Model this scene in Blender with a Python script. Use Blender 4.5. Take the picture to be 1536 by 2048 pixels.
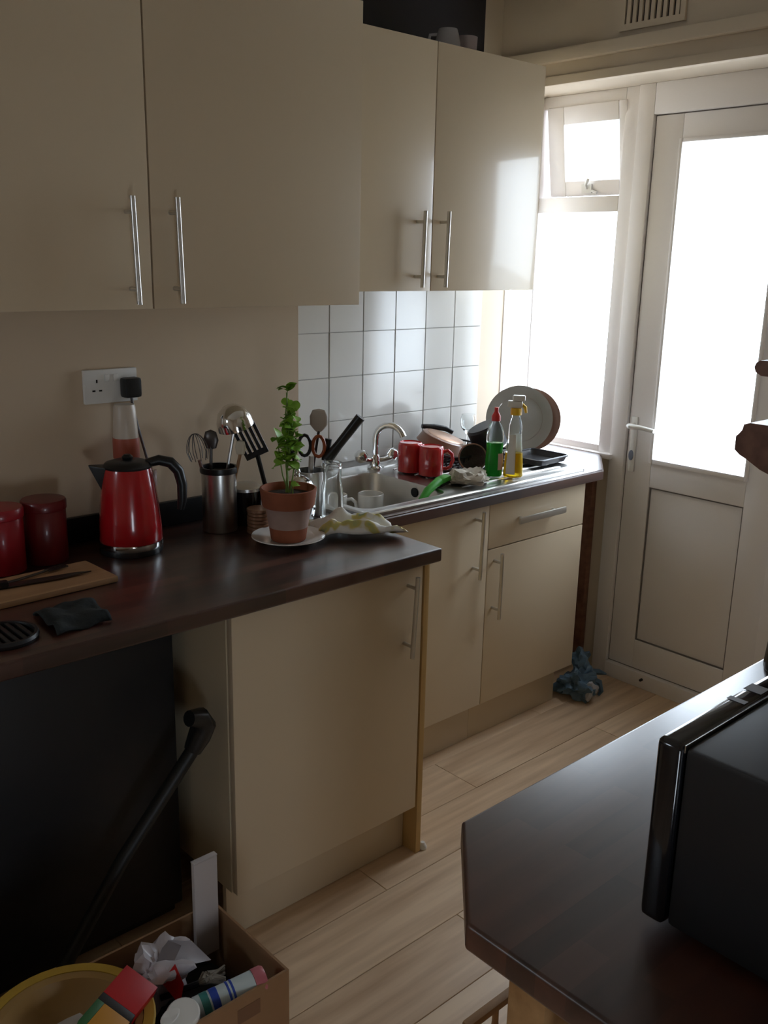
import bpy, bmesh, math, random
from mathutils import Matrix, Vector, noise
random.seed(7)
PI = math.pi
scene = bpy.context.scene
for o in list(bpy.data.objects): bpy.data.objects.remove(o)
COL = scene.collection

# ------------------------------------------------------------------ camera
cam_d = bpy.data.cameras.new('camera'); cam = bpy.data.objects.new('camera', cam_d); COL.objects.link(cam)
RT = Vector((0.67136, 0.74084, 0.02089)); UP = Vector((-0.20554, 0.15904, 0.96564)); FW = Vector((-0.71206, 0.65259, -0.25905))
m = Matrix.Identity(4)
for i in range(3):
    m[i][0] = RT[i]; m[i][1] = UP[i]; m[i][2] = -FW[i]
m.translation = Vector((2.38386, -1.07130, 1.63776))
cam.matrix_world = m
cam_d.sensor_fit = 'VERTICAL'; cam_d.sensor_height = 24.0; cam_d.lens = 1890.64 / 2048 * 24.0
cam_d.clip_start = 0.02
scene.camera = cam

# ------------------------------------------------------------------ world, exposure
w = bpy.data.worlds.new('overcast_sky'); scene.world = w; w.use_nodes = True
bg = w.node_tree.nodes['Background']; bg.inputs['Color'].default_value = (0.78, 0.86, 1.0, 1); bg.inputs['Strength'].default_value = 12.5
scene.view_settings.view_transform = 'Standard'; scene.view_settings.look = 'None'
scene.view_settings.gamma = 1.0; scene.view_settings.use_curve_mapping = False
scene.view_settings.exposure = 0.0

def portal(name, loc, sx, sy, rot):
    l = bpy.data.lights.new(name, 'AREA'); l.shape = 'RECTANGLE'; l.size = sx; l.size_y = sy
    l.cycles.is_portal = True
    o = bpy.data.objects.new(name, l); COL.objects.link(o); o.location = loc; o.rotation_euler = rot
portal('daylight_portal_window', (0.05, 2.16, 1.57), 0.5, 1.4, (-PI/2, 0, 0))
portal('daylight_portal_back', (0.60, -2.90, 1.72), 0.50, 0.46, (PI/2, 0, 0))
portal('daylight_portal_right_near', (3.35, -1.025, 0.53), 0.60, 0.40, (0, PI/2, 0))
portal('daylight_portal_door', (0.66, 2.16, 1.48), 0.5, 1.3, (-PI/2, 0, 0))

# ------------------------------------------------------------------ materials
MATS = {}
def mat(name, col, rough=0.5, metal=0.0, coat=0.0, trans=0.0, ior=1.45, var=0.0, scale=20.0, bump=0.0, spec=0.5, alpha=1.0, sss=0):
    if name in MATS: return MATS[name]
    M = bpy.data.materials.new(name); M.use_nodes = True
    nt = M.node_tree; p = nt.nodes['Principled BSDF']
    p.inputs['Base Color'].default_value = (*col, 1); p.inputs['Roughness'].default_value = rough
    p.inputs['Metallic'].default_value = metal; p.inputs['Coat Weight'].default_value = coat
    p.inputs['Coat Roughness'].default_value = 0.06
    p.inputs['Transmission Weight'].default_value = trans; p.inputs['IOR'].default_value = ior
    p.inputs['Specular IOR Level'].default_value = spec
    if alpha < 1: p.inputs['Alpha'].default_value = alpha
    if var > 0 or bump > 0:
        tc = nt.nodes.new('ShaderNodeTexCoord'); n = nt.nodes.new('ShaderNodeTexNoise')
        n.inputs['Scale'].default_value = scale; n.inputs['Detail'].default_value = 4
        nt.links.new(tc.outputs['Object'], n.inputs['Vector'])
        if var > 0:
            r = nt.nodes.new('ShaderNodeMix'); r.data_type = 'RGBA'
            r.inputs[6].default_value = (*[c*(1-var) for c in col], 1); r.inputs[7].default_value = (*[min(1, c*(1+var)) for c in col], 1)
            nt.links.new(n.outputs['Fac'], r.inputs[0]); nt.links.new(r.outputs[2], p.inputs['Base Color'])
        if bump > 0:
            b = nt.nodes.new('ShaderNodeBump'); b.inputs['Strength'].default_value = bump; b.inputs['Distance'].default_value = 0.01
            nt.links.new(n.outputs['Fac'], b.inputs['Height']); nt.links.new(b.outputs['Normal'], p.inputs['Normal'])
    MATS[name] = M; return M

def pane_mat():
    M = bpy.data.materials.new('window_glass'); M.use_nodes = True; nt = M.node_tree
    for n in list(nt.nodes): nt.nodes.remove(n)
    out = nt.nodes.new('ShaderNodeOutputMaterial'); mix = nt.nodes.new('ShaderNodeMixShader')
    tr = nt.nodes.new('ShaderNodeBsdfTransparent'); gl = nt.nodes.new('ShaderNodeBsdfGlossy'); fr = nt.nodes.new('ShaderNodeFresnel')
    tr.inputs['Color'].default_value = (0.95, 0.97, 0.96, 1); gl.inputs['Roughness'].default_value = 0.02; fr.inputs['IOR'].default_value = 1.45
    ge = nt.nodes.new('ShaderNodeNewGeometry'); mr = nt.nodes.new('ShaderNodeMapRange')
    mr.inputs[3].default_value = 1.45; mr.inputs[4].default_value = 1/1.45      # same reflectance entering and leaving the pane
    nt.links.new(ge.outputs['Backfacing'], mr.inputs[0]); nt.links.new(mr.outputs[0], fr.inputs['IOR'])
    nt.links.new(fr.outputs[0], mix.inputs[0]); nt.links.new(tr.outputs[0], mix.inputs[1]); nt.links.new(gl.outputs[0], mix.inputs[2])
    nt.links.new(mix.outputs[0], out.inputs[0]); MATS['pane'] = M; return M
pane_mat()

def wood_mat(name, dark, light, bw, bh, rough, coat, along='y', mortar=0.0, rand=False, grain=60.0, spec=0.5):
    """staves running along one axis with grain; colour only"""
    M = bpy.data.materials.new(name); M.use_nodes = True; nt = M.node_tree; p = nt.nodes['Principled BSDF']
    tc = nt.nodes.new('ShaderNodeTexCoord'); mp = nt.nodes.new('ShaderNodeMapping')
    nt.links.new(tc.outputs['Object'], mp.inputs['Vector'])
    if along == 'y': mp.inputs['Rotation'].default_value = (0, 0, PI/2)
    ns = nt.nodes.new('ShaderNodeMapping'); ns.inputs['Scale'].default_value = (2.5, grain, grain)
    nt.links.new(mp.outputs[0], ns.inputs['Vector'])
    n = nt.nodes.new('ShaderNodeTexNoise'); n.inputs['Scale'].default_value = 1.0; n.inputs['Detail'].default_value = 4; n.inputs['Roughness'].default_value = 0.5
    nt.links.new(ns.outputs[0], n.inputs['Vector'])
    fac = n.outputs['Fac']
    if bw:
        br = nt.nodes.new('ShaderNodeTexBrick'); br.inputs['Scale'].default_value = 1.0
        br.inputs['Brick Width'].default_value = bw; br.inputs['Row Height'].default_value = bh
        br.inputs['Mortar Size'].default_value = mortar; br.offset = 0.43
        br.inputs['Color1'].default_value = (0, 0, 0, 1); br.inputs['Color2'].default_value = (1, 1, 1, 1); br.inputs['Mortar'].default_value = (0, 0, 0, 1)
        nt.links.new(mp.outputs[0], br.inputs['Vector'])
        mx = nt.nodes.new('ShaderNodeMix'); mx.data_type = 'RGBA'; mx.inputs[0].default_value = 0.35
        nt.links.new(n.outputs['Fac'], mx.inputs[6]); nt.links.new(br.outputs['Color'], mx.inputs[7]); fac = mx.outputs[2]
    if rand:
        oi = nt.nodes.new('ShaderNodeObjectInfo'); ad = nt.nodes.new('ShaderNodeMath'); ad.operation = 'MULTIPLY_ADD'
        ad.inputs[1].default_value = 0.28; nt.links.new(oi.outputs['Random'], ad.inputs[0]); nt.links.new(fac, ad.inputs[2])
        off = nt.nodes.new('ShaderNodeVectorMath'); off.operation = 'ADD'
        sc = nt.nodes.new('ShaderNodeMath'); sc.operation = 'MULTIPLY'; sc.inputs[1].default_value = 37.0
        nt.links.new(oi.outputs['Random'], sc.inputs[0]); nt.links.new(ns.outputs[0], off.inputs[0]); nt.links.new(sc.outputs[0], off.inputs[1])
        nt.links.new(off.outputs[0], n.inputs['Vector']); fac = ad.outputs[0]
    cr = nt.nodes.new('ShaderNodeValToRGB'); cr.color_ramp.elements[0].position = 0.3; cr.color_ramp.elements[1].position = 0.8
    cr.color_ramp.elements[0].color = (*dark, 1); cr.color_ramp.elements[1].color = (*light, 1)
    nt.links.new(fac, cr.inputs[0]); nt.links.new(cr.outputs[0], p.inputs['Base Color'])
    p.inputs['Roughness'].default_value = rough; p.inputs['Coat Weight'].default_value = coat; p.inputs['Coat Roughness'].default_value = 0.3
    p.inputs['Specular IOR Level'].default_value = spec
    MATS[name] = M; return M

CREAM = mat('cream_gloss', (0.64, 0.52, 0.365), 0.30, coat=0.42)
CARC = mat('cream_board', (0.62, 0.52, 0.36), 0.5)
EDGE = mat('yellowed_edge_board', (0.62, 0.42, 0.18), 0.5, var=0.08)
WALLC = mat('beige_wall_paint', (0.60, 0.47, 0.33), 0.75, var=0.04, scale=6, bump=0.04)
WALLW = mat('pale_wall_paint', (0.66, 0.56, 0.44), 0.75, var=0.03, scale=5, bump=0.04)
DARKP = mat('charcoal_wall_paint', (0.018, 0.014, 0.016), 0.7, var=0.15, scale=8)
TILE = mat('white_glazed_tile', (0.60, 0.585, 0.55), 0.14, coat=0.3, var=0.02, scale=3)
GROUT = mat('grey_grout', (0.42, 0.40, 0.37), 0.9, var=0.1, scale=40)
UPVC = mat('white_upvc', (0.88, 0.84, 0.82), 0.35, coat=0.1)
UPVCD = mat('upvc_gasket', (0.18, 0.16, 0.15), 0.6)
WHITE = mat('white_plastic', (0.78, 0.76, 0.72), 0.35)
BLACKP = mat('black_plastic', (0.010, 0.010, 0.011), 0.35)
BLACKG = mat('black_gloss', (0.008, 0.008, 0.01), 0.14, coat=0.4)
BLACKM = mat('black_casing', (0.012, 0.012, 0.014), 0.45)
CHROME = mat('chrome', (0.78, 0.78, 0.78), 0.10, metal=1.0)
STEEL = mat('brushed_steel', (0.58, 0.57, 0.55), 0.30, metal=1.0, var=0.06, scale=60)
STEELD = mat('sink_steel', (0.52, 0.51, 0.49), 0.32, metal=1.0, var=0.08, scale=25)
HANDLE = mat('satin_handle', (0.62, 0.60, 0.56), 0.32, metal=0.9)
REDG = mat('red_enamel', (0.42, 0.008, 0.012), 0.22, coat=0.6)
REDD = mat('dark_red_tin', (0.14, 0.006, 0.008), 0.35, coat=0.2)
REDT = mat('bright_red_tin', (0.30, 0.006, 0.014), 0.35, coat=0.2)
REDM = mat('red_glaze', (0.50, 0.018, 0.02), 0.18, coat=0.6)
TERRA = mat('terracotta', (0.29, 0.088, 0.04), 0.85, var=0.25, scale=25, bump=0.08)
TERRAW = mat('lime_bloomed_terracotta', (0.37, 0.245, 0.20), 0.9, var=0.3, scale=18, bump=0.08)
SOIL = mat('soil', (0.035, 0.022, 0.012), 0.95, var=0.5, scale=120, bump=0.6)
LEAF = mat('leaf_green', (0.25, 0.46, 0.05), 0.5, var=0.35, scale=30)
STEM = mat('stem_green', (0.16, 0.26, 0.05), 0.6)
CERAM = mat('white_china', (0.76, 0.74, 0.70), 0.2, coat=0.4)
GREYC = mat('grey_stoneware', (0.36, 0.34, 0.30), 0.3, coat=0.3, var=0.06)
BROWNC = mat('brown_rim_glaze', (0.25, 0.13, 0.085), 0.35, coat=0.3)
GLASS = mat('clear_glass', (0.95, 0.97, 0.97), 0.03, trans=1.0, ior=1.45)
PLAST = mat('clear_plastic', (0.93, 0.97, 0.96), 0.08, trans=0.92, ior=1.2)
GREENL = mat('green_liquid', (0.03, 0.42, 0.05), 0.15, trans=0.45, ior=1.3)
YELL = mat('yellow_liquid', (0.85, 0.58, 0.02), 0.15, trans=0.55, ior=1.3)
YELC = mat('yellow_plastic', (0.75, 0.45, 0.02), 0.4)
GREENP = mat('green_plastic', (0.06, 0.38, 0.04), 0.4)
REDP = mat('red_plastic', (0.62, 0.03, 0.03), 0.35)
LABEL = mat('white_label', (0.75, 0.72, 0.68), 0.5)
COPPER = mat('copper_brown', (0.30, 0.16, 0.09), 0.4, metal=0.6)
CARD = mat('corrugated_card', (0.30, 0.16, 0.075), 0.85, var=0.1, scale=30)
WALNUT = wood_mat('dark_walnut_worktop', (0.016, 0.006, 0.005), (0.10, 0.036, 0.022), 0.30, 0.040, 0.34, 0.60, grain=26)
OAK = wood_mat('oak_laminate', (0.50, 0.32, 0.19), (0.80, 0.59, 0.39), 0, 0, 0.42, 0.1, rand=True, grain=30)
PINE = wood_mat('pine_wood', (0.30, 0.15, 0.055), (0.48, 0.28, 0.12), 0, 0, 0.5, 0.1, grain=35)
BOARDW = wood_mat('chopping_board_wood', (0.34, 0.18, 0.085), (0.50, 0.30, 0.15), 0.4, 0.035, 0.55, 0, grain=40)
MAHOG = wood_mat('reddish_brown_wood', (0.16, 0.065, 0.04), (0.30, 0.14, 0.09), 0, 0, 0.45, 0.2, grain=35)

# ------------------------------------------------------------------ mesh helpers
def nb(): return bmesh.new()
def box(bm, x0, x1, y0, y1, z0, z1, M=None):
    vs = [bm.verts.new((x, y, z)) for z in (z0, z1) for y in (y0, y1) for x in (x0, x1)]
    for f in ((0,2,3,1),(4,5,7,6),(0,1,5,4),(2,6,7,3),(0,4,6,2),(1,3,7,5)):
        bm.faces.new([vs[i] for i in f])
    if M: 
        for v in vs: v.co = M @ v.co
    return bm
def prism(bm, pts, z0, z1):
    a = [bm.verts.new((x, y, z0)) for x, y in pts]; b = [bm.verts.new((x, y, z1)) for x, y in pts]; n = len(pts)
    bm.faces.new(list(reversed(a))); bm.faces.new(b)
    for i in range(n): bm.faces.new((a[i], a[(i+1) % n], b[(i+1) % n], b[i]))
    return bm
def lathe(bm, prof, n=32, M=None, a0=0.0, a1=2*PI):
    full = abs(a1-a0-2*PI) < 1e-6
    rings = []
    for r, z in prof:
        if r < 1e-6: rings.append([bm.verts.new((0, 0, z))]); continue
        k = n if full else n+1
        rings.append([bm.verts.new((r*math.cos(a0+(a1-a0)*i/n), r*math.sin(a0+(a1-a0)*i/n), z)) for i in range(k)])
    for A, B in zip(rings, rings[1:]):
        if len(A) == 1 and len(B) == 1: continue
        for i in range(n):
            j = (i+1) % n if full else i+1
            if len(A) == 1: bm.faces.new((A[0], B[j], B[i]))
            elif len(B) == 1: bm.faces.new((A[i], A[j], B[0]))
            else: bm.faces.new((A[i], A[j], B[j], B[i]))
    if M:
        for R in rings:
            for v in R: v.co = M @ v.co
    return bm
def tube(bm, pts, r, n=10, closed=False):
    pts = [Vector(p) for p in pts]; rings = []
    k = len(pts); up = Vector((0, 0, 1))
    t0 = (pts[1]-pts[0]).normalized()
    nrm = t0.cross(up); 
    if nrm.length < 1e-3: nrm = t0.cross(Vector((1, 0, 0)))
    nrm.normalize()
    for i, p in enumerate(pts):
        if closed: t = (pts[(i+1) % k]-pts[i-1]).normalized()
        else: t = (pts[min(i+1, k-1)]-pts[max(i-1, 0)]).normalized()
        nrm = (nrm - t*nrm.dot(t)).normalized(); bn = t.cross(nrm)
        rr = r[i] if isinstance(r, (list, tuple)) else r
        rings.append([bm.verts.new(p + nrm*rr*math.cos(2*PI*j/n) + bn*rr*math.sin(2*PI*j/n)) for j in range(n)])
    for a in range(k if closed else k-1):
        A, B = rings[a], rings[(a+1) % k]
        for j in range(n): bm.faces.new((A[j], A[(j+1) % n], B[(j+1) % n], B[j]))
    if not closed: bm.faces.new(list(reversed(rings[0]))); bm.faces.new(rings[-1])
    return bm
def arc(c, r, a0, a1, n, ax1, ax2):
    c = Vector(c); ax1 = Vector(ax1); ax2 = Vector(ax2)
    return [c + ax1*r*math.cos(a0+(a1-a0)*i/n) + ax2*r*math.sin(a0+(a1-a0)*i/n) for i in range(n+1)]
def obj(name, bm, m_, parent=None, smooth=True, bev=0.0, loc=None, seg=2):
    bmesh.ops.recalc_face_normals(bm, faces=bm.faces)
    if bev > 0: bmesh.ops.bevel(bm, geom=bm.edges[:], offset=bev, segments=seg, affect='EDGES', profile=0.6, clamp_overlap=True)
    me = bpy.data.meshes.new(name); bm.to_mesh(me); bm.free()
    if smooth:
        me.polygons.foreach_set('use_smooth', [True]*len(me.polygons)); me.set_sharp_from_angle(angle=math.radians(38))
    me.materials.append(m_)
    o = bpy.data.objects.new(name, me); COL.objects.link(o)
    if parent: o.parent = parent
    if loc: o.location = loc
    return o
def tag(o, label, cat=None, group=None, kind=None):
    o['label'] = label
    if cat: o['category'] = cat
    if group: o['group'] = group
    if kind: o['kind'] = kind
    return o
def thing(name, label, cat, loc=(0, 0, 0), rz=0.0, group=None):
    o = bpy.data.objects.new(name, None); COL.objects.link(o); o.empty_display_size = 0.05
    o.location = loc; o.rotation_euler = (0, 0, rz)
    return tag(o, label, cat, group)
def struct(name, bm, m_, label, **k):
    return tag(obj(name, bm, m_, **k), label, kind='structure')
def sroot(name, label):
    o = bpy.data.objects.new(name, None); COL.objects.link(o); o.empty_display_size = 0.05
    return tag(o, label, kind='structure')
def copy_tree(o, parent=None):
    c = o.copy(); COL.objects.link(c); c.parent = parent
    for ch in o.children: copy_tree(ch, c)
    return c
def ico(bm, r, sub=3): 
    bmesh.ops.create_icosphere(bm, subdivisions=sub, radius=r); return bm
def crumple(bm, amp, freq, seed, squash=(1, 1, 1), floor=None):
    for v in bm.verts:
        d = v.co.normalized(); p = v.co*freq + Vector((seed, seed*1.7, 0))
        k = noise.noise(p) + 0.5*abs(noise.noise(p*2.3))*1.4
        v.co = Vector((v.co.x*squash[0], v.co.y*squash[1], v.co.z*squash[2])) + d*amp*k
        if floor is not None and v.co.z < floor: v.co.z = floor
    return bm

# ------------------------------------------------------------------ key dimensions (metres): x from the recess wall into the room, y towards the garden door
XF, XN, YC = -0.16, 0.12, 0.645      # tiled wall plane, nearer wall plane, corner between them
WT, WB = 0.912, 0.876                # worktop top / underside
L = 2.058                            # inner plane of window and door
YU = 1.80                            # plane of the wall above the window
ZC = 2.60

# ================================================================== SETTING
fl = struct('floor', box(nb(), -0.4, 3.3, -2.8, 2.15, -0.08, -0.010), mat('subfloor', (0.10, 0.06, 0.035), 0.9), 'pale oak laminate floor running to the garden door')
pw, pl = 0.190, 1.20
pm = None; r = 0
x = -0.35
while x < 3.2:
    y = -2.75 - (r*0.47 % 1.0)*pl
    while y < 2.1:
        y0, y1 = max(y, -2.75), min(y+pl, 2.10)
        if y1-y0 > 0.05:
            if y1-y0 > pl-0.002:
                if pm is None:
                    b = box(nb(), 0.0006, pw-0.0006, 0.0006, pl-0.0006, -0.010, 0.0); bmesh.ops.bevel(b, geom=[e for e in b.edges if all(v.co.z > -0.005 for v in e.verts)], offset=0.0012, segments=1, affect='EDGES')
                    p_ = obj('plank', b, OAK, fl, smooth=False); pm = p_.data
                else:
                    p_ = bpy.data.objects.new('plank', pm); COL.objects.link(p_); p_.parent = fl
                p_.location = (x, y0, 0)
            else:
                b = box(nb(), 0.0006, pw-0.0006, 0.0006, y1-y0-0.0006, -0.010, 0.0)
                obj('plank', b, OAK, fl, smooth=False, loc=(x, y0, 0))
        y += pl
    x += pw; r += 1

struct('ceiling', box(nb(), -0.4, 3.4, -2.9, 2.25, ZC, ZC+0.1), mat('ceiling_paint', (0.70, 0.66, 0.58), 0.85), 'plain pale ceiling')
struct('wall_left', box(nb(), -0.36, XN, -2.8, YC, 0, ZC), WALLC, 'beige painted wall that steps forward behind the red kettle', smooth=False)
wl = struct('wall_left_recess', box(nb(), -0.36, XF, YC, 1.885, 0, ZC), WALLW, 'set back wall behind the sink with a white tiled splashback', smooth=False)
box_above = struct('wall_left_lintel', box(nb(), -0.36, XF, 1.885, L+0.1, 2.20, ZC), WALLW, 'wall above the narrow side window', smooth=False)
struct('wall_left_sill', box(nb(), -0.36, XF, 1.885, L+0.1, 0, 0.90), WALLW, 'wall below the narrow side window', smooth=False)
# splashback of square tiles, each a piece
obj('grout', box(nb(), XF, XF+0.003, YC, 1.748, 0.905, 1.60), GROUT, wl, smooth=False)
tb = box(nb(), 0, 0.007, 0.0012, 0.1518, 0.0012, 0.1518)
bmesh.ops.bevel(tb, geom=tb.edges[:], offset=0.0015, segments=2, affect='EDGES')
tile0 = None
for i in range(8):
    for j in range(5):
        y0 = 1.595 - 0.153*i; z0 = 0.778 + 0.153*(j+1) - 0.153*0
        z0 = 0.931 + 0.153*j
        if y0 < YC: 
            w_ = y0+0.1518-YC
            if w_ < 0.02: continue
            obj('tile', box(nb(), 0, 0.007, 0.0, w_, 0.0012, 0.1518), TILE, wl, bev=0.0012, loc=(XF+0.0015, YC, z0)); continue
        if tile0 is None: tile0 = obj('tile', tb, TILE, wl); t_ = tile0
        else: t_ = bpy.data.objects.new('tile', tile0.data); COL.objects.link(t_); t_.parent = wl
        t_.location = (XF+0.0015 + random.uniform(-0.0004, 0.0004), y0, z0); t_.rotation_euler = (0, random.uniform(-0.004, 0.004), random.uniform(-0.005, 0.005))
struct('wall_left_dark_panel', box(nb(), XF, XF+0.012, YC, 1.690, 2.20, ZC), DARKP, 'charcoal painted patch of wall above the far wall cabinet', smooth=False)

# end wall: thick original wall overhead, door and window set back below it
we = struct('wall_end', box(nb(), XF, 3.3, YU, L+0.12, 2.255, ZC), WALLW, 'wall above the garden door and window, with slotted vent', smooth=False)
struct('wall_end_right', box(nb(), 1.05, 3.3, 1.95, L+0.12, 0, 2.255), WALLW, 'end wall to the right of the garden door', smooth=False)
struct('wall_end_low', box(nb(), -0.36, 0.30, L, L+0.10, 0, 0.905), WALLW, 'low wall beneath the window behind the sink unit', smooth=False)
struct('trim_1', box(nb(), XF, 2.4, YU-0.032, YU, 2.312, 2.355), WALLW, 'painted rail along the wall over the door', bev=0.008)
struct('trim_2', box(nb(), XF, 2.4, YU-0.012, YU+0.02, 2.240, 2.270), WALLW, 'bottom bead of the wall over the door', bev=0.004)
struct('trim_3', box(nb(), 0.165, 0.232, L-0.03, L, 0, 0.875), MAHOG, 'brown batten in the gap beside the sink unit', bev=0.003)
struct('wall_right', box(nb(), 2.32, 2.42, -0.35, 1.95, 0, ZC), WALLW, 'right hand wall beside the microwave worktop', smooth=False)
struct('wall_shade_stub', box(nb(), XN, 0.70, -1.75, -0.70, 0, WB-0.001), WALLC, 'unseen low block added to shade the space under the kettle worktop', smooth=False)  # added out of view to block light from the space under the worktop
struct('wall_right_return', box(nb(), 2.42, 3.3, -0.35, -0.25, 0, ZC), WALLW, 'return of the right hand wall', smooth=False)
bm = nb(); NY0, NY1, NZ0, NZ1 = -1.26, -0.79, 0.20, 0.86
box(bm, 3.2, 3.3, -2.8, NY0, 0, ZC); box(bm, 3.2, 3.3, NY1, -0.35, 0, ZC); box(bm, 3.2, 3.3, NY0, NY1, 0, NZ0); box(bm, 3.2, 3.3, NY0, NY1, NZ1, ZC)
struct('wall_right_near', bm, WALLW, 'right hand wall near the viewer', smooth=False)
bm = nb(); BX0, BX1, BZ0, BZ1 = 0.33, 0.87, 1.45, 1.98
box(bm, XN, BX0, -2.85, -2.75, 0, ZC); box(bm, BX1, 3.3, -2.85, -2.75, 0, ZC); box(bm, BX0, BX1, -2.85, -2.75, 0, BZ0); box(bm, BX0, BX1, -2.85, -2.75, BZ1, ZC)
struct('wall_back', bm, WALLW, 'wall behind the viewer with an added window in it', smooth=False)
tag(obj('patio', box(nb(), -6, 8, 2.25, 12, -0.25, -0.12), mat('pale_paving', (0.55, 0.53, 0.50), 0.9, var=0.1, scale=2), smooth=False), 'pale paved ground outside the door', kind='structure')

# air vent: slotted plate
vt = sroot('trim_4', 'white slotted air vent high over the door')
obj('vent_backing', box(nb(), 0.375, 0.585, YU-0.004, YU, 2.385, 2.58), mat('vent_dark', (0.03, 0.025, 0.025), 0.9), vt, smooth=False)
bmv = nb(); box(bmv, 0.36, 0.60, YU-0.012, YU-0.001, 2.575, 2.595); box(bmv, 0.36, 0.60, YU-0.012, YU-0.001, 2.375, 2.395); box(bmv, 0.36, 0.378, YU-0.012, YU-0.001, 2.395, 2.575); box(bmv, 0.582, 0.60, YU-0.012, YU-0.001, 2.395, 2.575)
obj('vent_frame', bmv, WALLW, vt, smooth=False)
for i in range(9):
    xx = 0.385 + 0.0225*i
    obj('slat', box(nb(), xx, xx+0.0135, YU-0.012, YU-0.003, 2.395, 2.575), WALLW, vt, smooth=False)

# ---- window in the end wall
def frame_bars(bm, x0, x1, z0, z1, wl_, wr_, wb_, wt_, y0, y1):
    box(bm, x0, x0+wl_, y0, y1, z0, z1); box(bm, x1-wr_, x1, y0, y1, z0, z1)
    box(bm, x0+wl_, x1-wr_, y0, y1, z0, z0+wb_); box(bm, x0+wl_, x1-wr_, y0, y1, z1-wt_, z1)
    return bm
wi = sroot('window_1', 'white window beside the garden door with open top light')
obj('frame', frame_bars(nb(), XF-0.02, 0.285, 0.905, 2.255, 0.028, 0.062, 0.035, 0.045, L, L+0.07), UPVC, wi, bev=0.004)
obj('transom', box(nb(), XF+0.008, 0.223, L, L+0.07, 1.825, 1.883), UPVC, wi, bev=0.004)
obj('pane', box(nb(), XF+0.008, 0.223, L+0.03, L+0.036, 0.94, 1.825), MATS['pane'], wi, smooth=False)
sash = obj('sash', frame_bars(nb(), -0.132, 0.232, -0.330, 0.0, 0.078, 0.036, 0.058, 0.066, -0.012, 0.045), UPVC, wi, bev=0.006)
sash.location = (0, L+0.004, 2.215); sash.rotation_euler = (math.radians(9), 0, 0)
obj('pane', box(nb(), -0.056, 0.198, 0.012, 0.018, -0.274, -0.064), MATS['pane'], sash, smooth=False)
st = nb(); box(st, 0.03, 0.075, -0.022, -0.012, -0.318, -0.285); tube(st, [(0.055, -0.02, -0.30), (0.06, -0.035, -0.285), (0.075, -0.036, -0.262)], 0.006); tube(st, [(0.075, -0.018, -0.31), (0.10, -0.022, -0.318)], 0.005)
obj('window_handle', st, WHITE, sash)
obj('sill', box(nb(), XF, 0.30, L-0.03, L+0.02, 0.895, 0.915), UPVC, wi, bev=0.003)

wb_ = sroot('window_fill_back', 'small unseen window added behind the viewer for fill light')  # unseen window, added to let fill light in from behind the camera
obj('frame', frame_bars(nb(), BX0, BX1, BZ0, BZ1, 0.06, 0.06, 0.06, 0.06, -2.83, -2.77), UPVC, wb_, bev=0.004)
obj('pane', box(nb(), BX0+0.06, BX1-0.06, -2.803, -2.797, BZ0+0.06, BZ1-0.06), MATS['pane'], wb_, smooth=False)
def side_window(root, x, ya, yb, za, zb, fw=0.04):
    bm = nb(); box(bm, x-0.03, x+0.03, ya, ya+fw, za, zb); box(bm, x-0.03, x+0.03, yb-fw, yb, za, zb); box(bm, x-0.03, x+0.03, ya+fw, yb-fw, za, za+fw); box(bm, x-0.03, x+0.03, ya+fw, yb-fw, zb-fw, zb)
    obj('frame', bm, UPVC, root, bev=0.004); obj('pane', box(nb(), x-0.003, x+0.003, ya+fw, yb-fw, za+fw, zb-fw), MATS['pane'], root, smooth=False)
wq_ = sroot('window_fill_right', 'low unseen window added on the right near the viewer for fill light'); side_window(wq_, 3.25, NY0, NY1, NZ0, NZ1)  # unseen window, added low on the right to brighten the cabinet fronts
# ---- narrow window in the side wall
ws = sroot('window_2', 'narrow white side window next to the corner')
bmw = nb(); box(bmw, XF-0.06, XF+0.004, 1.885, 1.912, 0.90, 2.20); box(bmw, XF-0.06, XF+0.004, 2.005, L+0.0, 0.90, 2.20)
box(bmw, XF-0.06, XF+0.004, 1.912, 2.005, 0.90, 0.935); box(bmw, XF-0.06, XF+0.004, 1.912, 2.005, 2.16, 2.20)
obj('frame', bmw, UPVC, ws, bev=0.003)
obj('pane', box(nb(), XF-0.03, XF-0.024, 1.912, 2.005, 0.935, 2.16), MATS['pane'], ws, smooth=False)

# ---- garden door
do = sroot('door_1', 'white half glazed garden door with lever handle')
fb = nb(); box(fb, 0.285, 0.352, L-0.012, L+0.07, 0.0, 2.255); box(fb, 0.965, 1.055, L-0.012, L+0.07, 0.0, 2.255); box(fb, 0.352, 0.965, L-0.012, L+0.07, 2.150, 2.255); box(fb, 0.352, 0.965, L-0.02, L+0.07, 0.0, 0.062)
obj('door_frame', fb, UPVC, do, bev=0.004)
lf = nb()
Y0, Y1 = L+0.002, L+0.055
box(lf, 0.356, 0.466, Y0, Y1, 0.066, 2.146); box(lf, 0.850, 0.961, Y0, Y1, 0.066, 2.146)
box(lf, 0.466, 0.850, Y0, Y1, 2.058, 2.146); box(lf, 0.466, 0.850, Y0, Y1, 0.812, 0.912); box(lf, 0.466, 0.850, Y0, Y1, 0.066, 0.184)
leaf = obj('door_leaf', lf, UPVC, do, bev=0.003)
bd = nb(); frame_bars(bd, 0.460, 0.856, 0.906, 2.064, 0.014, 0.014, 0.018, 0.014, Y0-0.010, Y0+0.01)
obj('glazing_bead', bd, UPVC, do, bev=0.004)
obj('pane', box(nb(), 0.466, 0.850, Y0+0.024, Y0+0.030, 0.912, 2.058), MATS['pane'], do, smooth=False)
obj('lower_panel', box(nb(), 0.470, 0.846, Y0+0.010, Y0+0.035, 0.188, 0.808), UPVC, do, bev=0.003)
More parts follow.
